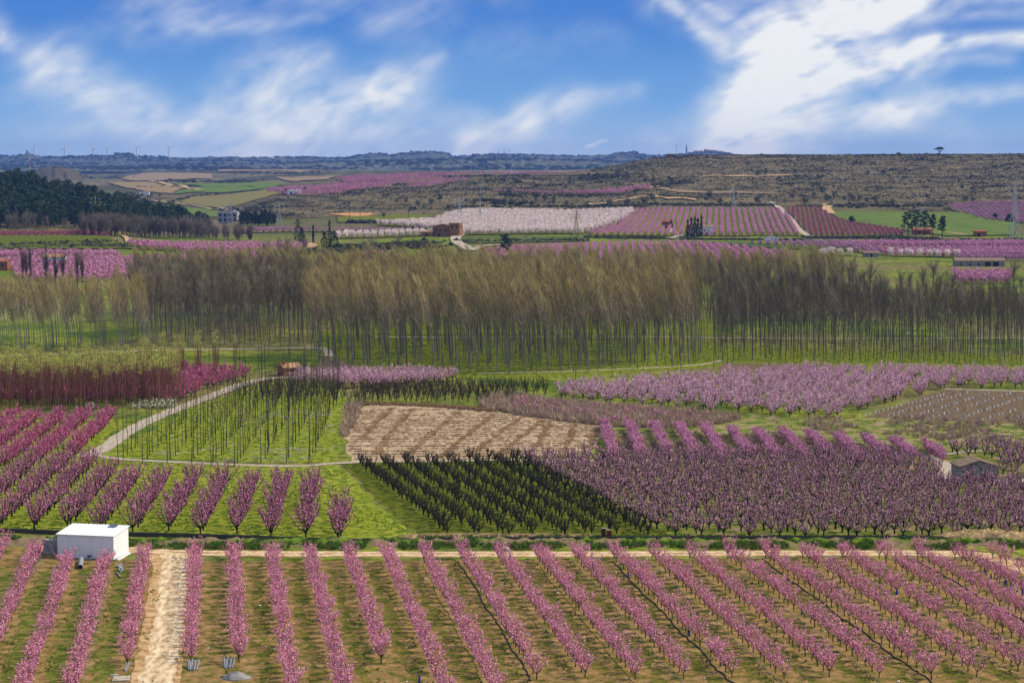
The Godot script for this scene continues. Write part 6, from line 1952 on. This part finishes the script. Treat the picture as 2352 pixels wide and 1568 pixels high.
		for j in nb2 + 1:
			for i in na + 1:
				var e := m.v[j * (na + 1) + mini(i + 1, na)] - m.v[j * (na + 1) + maxi(i - 1, 0)]
				var f2 := m.v[mini(j + 1, nb2) * (na + 1) + i] - m.v[maxi(j - 1, 0) * (na + 1) + i]
				m.n.append(f2.cross(e).normalized())
		for j in nb2:
			for i in na:
				var k := j * (na + 1) + i
				m.f.append(k); m.f.append(k + 1); m.f.append(k + na + 1)
				m.f.append(k + 1); m.f.append(k + na + 2); m.f.append(k + na + 1)
		part(t, "mound", m.mesh(M.straw))
		var sm := MB.new()
		for i in 600:
			var u := r.randf_range(-1, 1); var v := r.randf_range(-1, 1)
			var hh: float = q[3] * pow(maxf(0.0, 1.0 - u * u), 0.8) * pow(maxf(0.0, 1.0 - v * v), 0.7)
			var p := Vector3(u * q[2], hh + 0.03, v * q[4])
			sm.tube([p, p + Vector3(r.randfn() * 0.5, r.randf() * 0.12, r.randfn() * 0.25)], [0.025, 0.015], 3, Color(0.50, 0.36, 0.18) * r.randf_range(0.5, 1.25))
		var sp3 := part(t, "stalks", sm.mesh(M.twigs))
		sp3.set_meta("kind", "stuff")
	# rocks by the bank and litter on the soil
	var bm := MB.new(); bm.blob(Vector3(0, 0.15, 0), Vector3(0.65, 0.4, 0.45), r, Color(0.42, 0.38, 0.34), 8, 5)
	var rk := thing("pale_rock", "pale rock on the grassy bank beside the dirt road", "rock", G(1158, 1264))
	part(rk, "rock", bm.mesh(M.twigs))
	var bm2 := MB.new(); bm2.blob(Vector3(0.6, 0.05, 0.3), Vector3(0.3, 0.18, 0.25), r, Color(0.4, 0.35, 0.3), 7, 4)
	part(rk, "chip", bm2.mesh(M.twigs))
	# white guards in the dark plot on the right
	var gi := 0
	for q in [[1990, 954, 2177, 906, 20], [2041, 957, 2232, 901, 19], [2094, 960, 2278, 903, 20], [2135, 963, 2330, 903, 19], [2197, 965, 2372, 908, 19], [2257, 966, 2385, 928, 14], [2314, 967, 2395, 948, 9]]:
		gi += 1
		var n0 := G(q[0], q[1]); var n1 := G(q[2], q[3])
		for k in int(q[4]):
			if rng.randf() < 0.12: continue
			var p := n0.lerp(n1, (k + rng.randf_range(-0.2, 0.2)) / q[4])
			var t := thing("tree_guard", "white sapling tube, %s from the front, %s row of the tilled plot" % [ordinal(k + 1), ordinal(gi)], "tree guard", p, rng.randf() * TAU, "white guards in the dark plot")
			var m := MB.new()
			m.tube([Vector3(0, 0, 0), Vector3(rng.randf_range(-0.08, 0.08), 0.55, 0)], [0.12, 0.13], 6, Color.WHITE)
			part(t, "sleeve", m.mesh(M.white_paint))
			var s := MB.new()
			s.tube([Vector3(0.03, 0, 0.13), Vector3(0.03, 0.8, 0.13)], [0.02, 0.02], 4, Color.WHITE)
			part(t, "stake", s.mesh(M.dark_wood))
	var lt := MB.new()
	lt.quad(Vector3(-0.15, 0.04, -0.1), Vector3(-0.1, 0.06, 0.12), Vector3(0.16, 0.03, 0.1), Vector3(0.12, 0.08, -0.12), Color(0.75, 0.76, 0.78))
	var ltm := lt.mesh(M.petals)
	var spots := []
	for i in 60:
		var py := rng.randf_range(1300, 1568)
		var px := rng.randf_range(420, 2340)
		spots.append(placed(G(px, py), 0.5, 1.2))
	mass("litter", [ltm], spots)

func buildings() -> void:
	# stucco hut among the mauve trees
	var o := house("stucco_hut", "grey stucco hut with tiled roof and blue barrels among the mauve trees", "hut", G(2238, 1104), 0.1, 6.0, 4.6, 2.6, 0.9, "gable_z", M.stucco, M.old_tile, [[0, 0.62, 0.0, 0.9, 1.5, "door"]], {"overhang": 0.25, "frame": M.concrete, "fill": M.dark_wood})
	var crack := MB.new()
	var r := RandomNumberGenerator.new()
	r.seed = 8
	var last := Vector3(-0.6, 1.35, 2.107)
	for i in 14:
		var nx := Vector3(last.x + 0.26, 1.35 + r.randf_range(-0.12, 0.16), 2.107)
		crack.bar(last, nx, 0.06, 0.02, Color.WHITE)
		if i % 4 == 1: crack.bar(nx, nx + Vector3(r.randf_range(-0.1, 0.1), -0.7 * r.randf(), 0), 0.07, 0.02, Color.WHITE)
		last = nx
	part(o, "crack", crack.mesh(M.dark_wood))
	var bi := 0
	for q in [[2212, 1107], [2219, 1108], [2232, 1108]]:
		bi += 1
		var t := thing("blue_barrel", "blue plastic barrel in front of the stucco hut, %s from the left" % ordinal(bi), "barrel", G(q[0], q[1]), 0, "blue barrels by the hut")
		var m := MB.new()
		m.tube([Vector3(0, 0, 0), Vector3(0, 0.3, 0), Vector3(0, 0.65, 0), Vector3(0, 0.95, 0)], [0.28, 0.32, 0.32, 0.28], 12, Color.WHITE)
		part(t, "drum", m.mesh(M.blue_plastic))
		var m2 := MB.new(); m2.disc(Vector3(0, 0.955, 0), Vector3.UP, 0.28, 12, Color.WHITE)
		part(t, "lid", m2.mesh(M.blue_plastic))
	house("brick_hut", "small red brick hut with gable roof at the end of the gravel path", "hut", G(664, 862), 0.55, 4.4, 3.6, 2.0, 0.8, "gable_x", M.brick, M.tile, [[0, 0.5, 0, 0.9, 1.7, "door"], [1, 0.5, 0.9, 0.6, 0.6, "window"]], {"chimney": Vector3(-1.6, 2.9, 0.3)})
	# brown farmhouse above the road bend: main block, lower wing, lean-to
	var bp := G(1030, 543)
	o = house("brick_farmhouse", "brown brick farmhouse with a stepped roofline beside the white blossom orchard", "farmhouse", bp + Vector3(-2.5, 0, -4.0), -0.25, 14.0, 8.0, 6.6, 1.5, "gable_z", M.ochre_brick, M.tile, [[0, 0.14, 3.4, 1.0, 1.8, "window"], [0, 0.36, 3.4, 1.1, 1.3, "window"], [0, 0.62, 3.6, 1.2, 1.4, "window"], [0, 0.3, 0, 1.4, 2.2, "door"], [1, 0.3, 1.0, 0.9, 1.2, "window"], [1, 0.7, 1.0, 0.9, 1.2, "window"], [1, 0.3, 4.0, 0.9, 1.3, "window"], [1, 0.55, 4.0, 0.9, 1.3, "window"], [1, 0.8, 4.0, 0.9, 1.3, "window"]], {"overhang": 0.4})
	o = house("square_annex", "square brown brick annex with flat cornice at the right of the brick farmhouse", "annex", bp + Vector3(4.8, 0, 0.5), -0.25, 7.0, 7.5, 8.6, 0.3, "flat", M.ochre_brick, M.tile, [[0, 0.3, 5.6, 1.2, 1.5, "window"], [0, 0.72, 5.6, 1.2, 1.5, "window"], [1, 0.2, 5.8, 0.9, 1.2, "window"], [1, 0.5, 5.8, 0.9, 1.2, "window"], [1, 0.8, 5.8, 0.9, 1.2, "window"], [1, 0.5, 0, 1.2, 2.2, "door"]], {})
	wall_piece(o, "cornice", Vector3(7.5, 0.3, 8.0), Vector3(0, 8.78, 0), M.tile)
	house("lean_to", "low brown lean-to shed at the left end of the brick farmhouse", "lean-to", bp + Vector3(-13.5, 0, -2.0), -0.25, 7.0, 6.0, 3.0, 1.0, "mono", M.ochre_brick, M.tile, [[0, 0.5, 0, 1.6, 2.1, "door"]], {})
	# white farmhouse and its neighbours on the right slope
	house("white_farmhouse", "white farmhouse with brown tiled roof behind the row of cypresses", "farmhouse", G(1612, 541) + Vector3(0, 0, -3), 0.04, 15.0, 7.0, 5.4, 1.5, "gable_x", M.whitewash, M.old_tile, [[0, 0.62, 2.9, 0.9, 1.1, "window"], [0, 0.8, 2.9, 0.9, 1.1, "window"], [0, 0.7, 0, 1.1, 2.1, "door"], [0, 0.25, 2.9, 0.9, 1.1, "window"]], {"chimney": Vector3(4.5, 7.0, 0)})
	house("red_hut", "reddish brick tower-like hut standing in the purple rows", "hut", G(1530, 526), -0.1, 5.6, 5.0, 5.2, 1.0, "gable_x", M.brick, M.red_tile, [[0, 0.5, 0, 1.2, 2.2, "door"], [0, 0.5, 3.4, 0.8, 0.9, "window"], [1, 0.5, 3.2, 0.7, 0.9, "window"]], {})
	house("white_cottage", "small white cottage with shallow roof below the purple rows", "cottage", G(1772, 553), 0.02, 8.2, 5.5, 2.5, 1.0, "gable_z", M.whitewash, M.old_tile, [[0, 0.5, 1.2, 0.8, 0.8, "window"], [0, 0.8, 0, 0.9, 1.9, "door"]], {"overhang": 0.25})
	house("long_barn", "long ruined stone barn with sagging tiled roof before the pink patch", "barn", G(2249, 611), -0.03, 23.5, 5.5, 2.7, 1.25, "gable_x", M.stucco, M.old_tile, [[0, 0.12, 0.7, 0.8, 0.8, "window"], [0, 0.3, 0.6, 0.9, 0.9, "window"], [0, 0.48, 0.6, 0.9, 0.9, "window"], [0, 0.66, 0, 2.8, 2.2, "door"], [0, 0.82, 0, 2.6, 2.2, "door"], [3, 0.5, 0.7, 0.8, 1.0, "window"]], {"chimney": Vector3(3.0, 4.2, -0.6)})
	house("ruined_hut", "half-open ruined brick hut at the edge of the green field", "hut", G(2252, 543), 0.12, 7.5, 5.0, 3.3, 0.8, "mono", M.ochre_brick, M.red_tile, [[0, 0.25, 0, 2.4, 2.2, "door"], [0, 0.72, 1.2, 0.9, 0.9, "window"]], {})
	house("clump_house", "low reddish house hidden under the pine clump by the green field", "house", G(2122, 539) + Vector3(0, 0, -6), 0.0, 12.0, 6.0, 3.2, 1.2, "gable_x", M.brick, M.red_tile, [[0, 0.3, 0, 1.1, 2.0, "door"], [0, 0.7, 1.0, 1.0, 1.0, "window"]], {})
	house("sheltered_hut", "pale hut roof peering over the thicket beside the white trees", "hut", G(2000, 590), 0.0, 7.5, 5.0, 2.2, 0.7, "gable_x", M.stucco, M.old_tile, [[0, 0.5, 0, 1.0, 1.9, "door"], [0, 0.2, 1.0, 0.7, 0.7, "window"]], {})
	# left side
	house("blue_wall_farmhouse", "white farmhouse with orange tiled roof among purple trees on the left", "farmhouse", G(124, 612), 0.05, 10.5, 6.5, 4.6, 1.3, "gable_x", M.whitewash, M.tile, [[0, 0.36, 2.3, 1.0, 1.1, "window"], [0, 0.62, 2.3, 1.0, 1.1, "window"], [0, 0.5, 0, 1.0, 2.0, "door"], [0, 0.85, 2.3, 1.0, 1.1, "window"]], {"chimney": Vector3(-3.6, 6.0, 0)})
	house("red_brick_house", "red brick house with pink roof cut by the left edge", "house", G(0, 621), 0.05, 7.5, 6.0, 4.2, 0.9, "gable_x", M.brick, M.red_tile, [[0, 0.7, 2.0, 0.9, 1.1, "window"], [0, 0.4, 0, 1.0, 2.0, "door"]], {"chimney": Vector3(-1.5, 5.0, 0)})
	var cb := G(524, 510)
	var blk := []
	for k in 4: for j in 2: blk.append([0, 0.15 + 0.235 * k, 1.0 + j * 4.2, 2.4, 2.4, "window"])
	o = house("concrete_building", "grey concrete block building with dark openings before the conifers", "building", cb, -0.05, 18.0, 10.0, 9.6, 0.4, "flat", M.concrete, M.concrete, blk, {})
	wall_piece(o, "tank", Vector3(3, 1.6, 3), Vector3(5.5, 9.2, -1), M.white_paint)
	house("low_building", "low pale farm building with flat roof between the green fields", "building", G(331, 447), 0.1, 14.0, 8.0, 4.2, 0.4, "flat", M.whitewash, M.concrete, [[0, 0.3, 0, 2.0, 2.6, "door"], [0, 0.7, 1.4, 1.6, 1.2, "window"]], {})
	house("blue_roof_shed", "small farm shed with pale blue roof above the scrub slope", "shed", G(675, 446), 0.05, 15.0, 8.0, 4.0, 1.0, "gable_x", M.whitewash, M.grey_plastic, [[0, 0.3, 0, 2.4, 2.8, "door"], [0, 0.7, 1.5, 1.2, 1.0, "window"]], {})
	house("rust_shed", "rust-red cube shed beside the blue-roofed shed", "shed", G(660, 445), 0.0, 6.0, 6.0, 6.0, 0.3, "flat", M.brick, M.brick, [[0, 0.5, 0, 2.0, 2.6, "door"], [0, 0.5, 3.6, 1.2, 1.0, "window"]], {})
	house("crest_ruin", "ruined stone house on the shoulder of the mesa", "ruin", G(1542, 361.5), 0.1, 12.0, 8.0, 4.6, 0.5, "flat", M.ochre_brick, M.tile, [[0, 0.25, 1.2, 1.6, 1.6, "window"], [0, 0.75, 0, 1.8, 2.6, "door"]], {})
	for q in [[714, 381, 40.0, 6.0, "long white hangar on the far plain, leftmost of the three"], [1240, 390, 46.0, 5.0, "low far farm with tiled roof beyond the pink band"], [720, 388, 22.0, 5.0, "small white farm on the stubble plain"]]:
		house("far_farm", q[4], "farm", G(q[0], q[1]), 0.0, q[2], 16.0, q[3], 2.5, "gable_x", M.whitewash, M.tile if q[2] > 42 else M.old_tile, [[0, 0.3, 0, 5.0, 4.0, "door"], [0, 0.7, 1.5, 4.0, 2.0, "window"]], {})
	for q in [[515, 376.0, 120.0], [580, 376.5, 170.0], [645, 374.5, 60.0]]:
		house("greenhouse", ["white greenhouse roof on the far hillside, left of three", "long white greenhouse roof on the far hillside, middle of three", "white greenhouse roof on the far hillside, right of three"][[515, 580, 645].find(q[0])], "greenhouse", at(q[0], q[1] + 5.0, 6760.0), 0.0, q[2], 40.0, 2.0, 1.5, "gable_x", M.stucco, M.stucco, [[0, 0.3, 0, 6.0, 4.0, "door"], [0, 0.7, 1.0, 9.0, 3.0, "window"]], {})
	# hill town on the far right ridge and the castle on the far left
	var i := 0
	for q in [[1566, 357, 16, 14], [1586, 356, 22, 18], [1598, 354, 18, 20], [1610, 353, 22, 18], [1622, 352.5, 18, 24], [1634, 352, 24, 20], [1645, 352.5, 20, 18], [1656, 354, 22, 18], [1668, 355.5, 20, 14], [1680, 357, 22, 14]]:
		i += 1
		house("hill_town_house", "hazy block of houses in the hill town, %s from the church tower" % ordinal(i), "house", at(q[0], q[1] + 2.0, 10150.0), rng.randf_range(-0.3, 0.3), q[2], 16.0, q[3], 3.0, "gable_x", M.stucco, M.tile, [[0, 0.3, 4, 3.0, 4.0, "window"], [0, 0.7, 4, 3.0, 4.0, "window"]], {})
	var tw := at(1577, 356, 10150.0)
	o = thing("church_tower", "slender church tower above the hill town on the horizon", "tower", tw)
	wall_piece(o, "shaft", Vector3(8, 34, 8), Vector3(0, 12, 0), M.stucco)
	wall_piece(o, "belfry", Vector3(6, 12, 6), Vector3(0, 35, 0), M.stucco)
	var sp4 := MB.new(); sp4.tube([Vector3(0, 41, 0), Vector3(0, 52, 0)], [4.0, 0.3], 8, Color.WHITE)
	part(o, "spire", sp4.mesh(M.stucco))
	o = house("far_castle", "hazy castle keep on the far left ridge", "castle", at(63, 358, 10150.0), 0.2, 26, 20, 14, 3, "flat", M.stucco, M.stucco, [[0, 0.3, 5, 3, 4, "window"], [0, 0.7, 5, 3, 4, "window"]], {})
	wall_piece(o, "keep", Vector3(10, 14, 10), Vector3(-4, 20, 0), M.stucco)

func masts() -> void:
	var i := 0
	for q in [[78.3, 341.5, 359, 0.25], [147.7, 341, 360, 0.1], [215, 340, 361, -0.35], [247, 336.5, 361, -0.75], [313.8, 336.5, 361, -0.8], [388, 336.5, 362, -0.7]]:
		i += 1
		turbine("white wind turbine on the far ridge, %s of six from the left" % ordinal(i), q[0], q[1], q[2], 10100.0, 30.0, q[3])
	# red and white mast on the wooded hill
	var mp := G(68.5, 424)
	var top := at(68.5, 348, -mp.z)
	var h := top.y - mp.y
	var o := thing("radio_mast", "red and white lattice radio mast rising behind the pines", "mast", mp, 0.3)
	for k in 7:
		var m := MB.new()
		var y0 := h * k / 7.0; var y1 := h * (k + 1) / 7.0
		for s in 3:
			var an := TAU * s / 3.0; var an2 := TAU * (s + 1) / 3.0
			var e := Vector3(cos(an), 0, sin(an)) * 1.1; var e2 := Vector3(cos(an2), 0, sin(an2)) * 1.1
			m.bar(e + Vector3(0, y0, 0), e + Vector3(0, y1, 0), 0.22, 0.22, Color.WHITE)
			var y := y0
			while y < y1 - 0.5:
				m.bar(e + Vector3(0, y, 0), e2 + Vector3(0, y + 1.6, 0), 0.12, 0.12, Color.WHITE)
				y += 1.6
		part(o, "mast_section", m.mesh(M.red_paint if k % 2 == 0 else M.white_paint))
	for q in [0.93, 0.84]:
		var d := MB.new()
		for s in 3:
			var an := TAU * s / 3.0
			d.box(Transform3D(Basis(Vector3.UP, -an), Vector3(cos(an) * 1.6, h * q, sin(an) * 1.6)), Vector3(0.3, 2.2, 0.6), Color.WHITE)
		part(o, "antenna", d.mesh(M.white_paint))
	# pylons: [x, foot y, top y, foot width, steel, thickness, label]
	for q in [[1324, 541, 482, 4.2, M.ochre_steel, 0.2, "yellowish lattice pylon at the front edge of the white blossom orchard"], [1056, 508, 452, 4.6, M.pale_steel, 0.14, "pale lattice pylon rising from the middle of the white orchard"], [2330, 549, 417, 6.5, M.pale_steel, 0.2, "tall lattice pylon at the right edge by the green field"], [2113, 528, 473, 3.0, M.pale_steel, 0.12, "slim pylon behind the pine clump"], [80, 450, 388, 5.0, M.dark_steel, 0.22, "dark pylon behind the pines, left of three"], [122, 447, 381, 5.0, M.dark_steel, 0.22, "dark pylon behind the pines, middle of three"], [149, 452, 392, 4.6, M.dark_steel, 0.22, "dark pylon behind the pines, right of three"], [219, 520, 450, 4.0, M.ochre_steel, 0.16, "yellowish pylon in front of the wooded hill"], [530, 514, 465, 4.4, M.pale_steel, 0.14, "pale pylon above the concrete building"], [641, 520, 466, 4.4, M.pale_steel, 0.14, "pale pylon at the foot of the scrub slope"], [1686, 486, 432, 4.0, M.pale_steel, 0.12, "pale pylon above the purple rows"], [1103, 506, 420, 1.2, M.pale_steel, 0.12, "thin mast behind the white orchard"]]:
		var p := G(q[0], q[1])
		if q[0] in [80, 122, 149]: p = ground(at(q[0], 430, 2050.0))
		var t := at(q[0], q[2], -p.z)
		var hh := t.y - p.y
		lattice("power_pylon", q[6], p, hh, q[3], q[4], [[hh * 0.93, q[3] * 0.75], [hh * 0.8, q[3] * 0.95], [hh * 0.68, q[3] * 0.75]] if q[3] > 2 else [[hh * 0.95, 1.2]], 0.3, q[5])
	var k := 0
	for q in [[1426, 514, 485], [1886, 540, 510], [1770, 533, 503], [2074, 567, 550], [2173, 578, 551], [2280, 582, 546], [1990, 566, 548], [802, 508, 480], [827, 503, 478], [938, 504, 482], [1235, 492, 466], [1220, 490, 470], [1555, 540, 508]]:
		k += 1
		var p := G(q[0], q[1])
		pole("dark utility pole standing in the far orchards, %s of thirteen in order along the line" % ordinal(k), p, at(q[0], q[2], -p.z).y - p.y)
	for q in [[1144, 354, 342], [1158, 354, 342], [1168, 354, 342], [1554, 352, 330]]:
		k += 1
		var d := 9900.0 if q[0] < 1500 else 2560.0
		var p := at(q[0], q[1] + 1.0, d)
		var hh := at(q[0], q[2], d).y - p.y
		var t := thing("antenna_mast", ["thin antenna on the far ridge, left of three", "thin antenna on the far ridge, middle of three", "thin antenna on the far ridge, right of three", "thin antenna beside the ruin on the mesa shoulder"][k - 14], "antenna", p)
		var m := MB.new()
		var rr := 1.0 if d > 5000 else 0.25
		m.tube([Vector3(0, -4, 0), Vector3(0, hh, 0)], [rr, rr * 0.7], 5, Color.WHITE)
		part(t, "mast", m.mesh(M.steel))
		var m2 := MB.new()
		m2.bar(Vector3(-rr * 4, hh * 0.85, 0), Vector3(rr * 4, hh * 0.85, 0), rr, rr, Color.WHITE)
		part(t, "antenna", m2.mesh(M.steel))
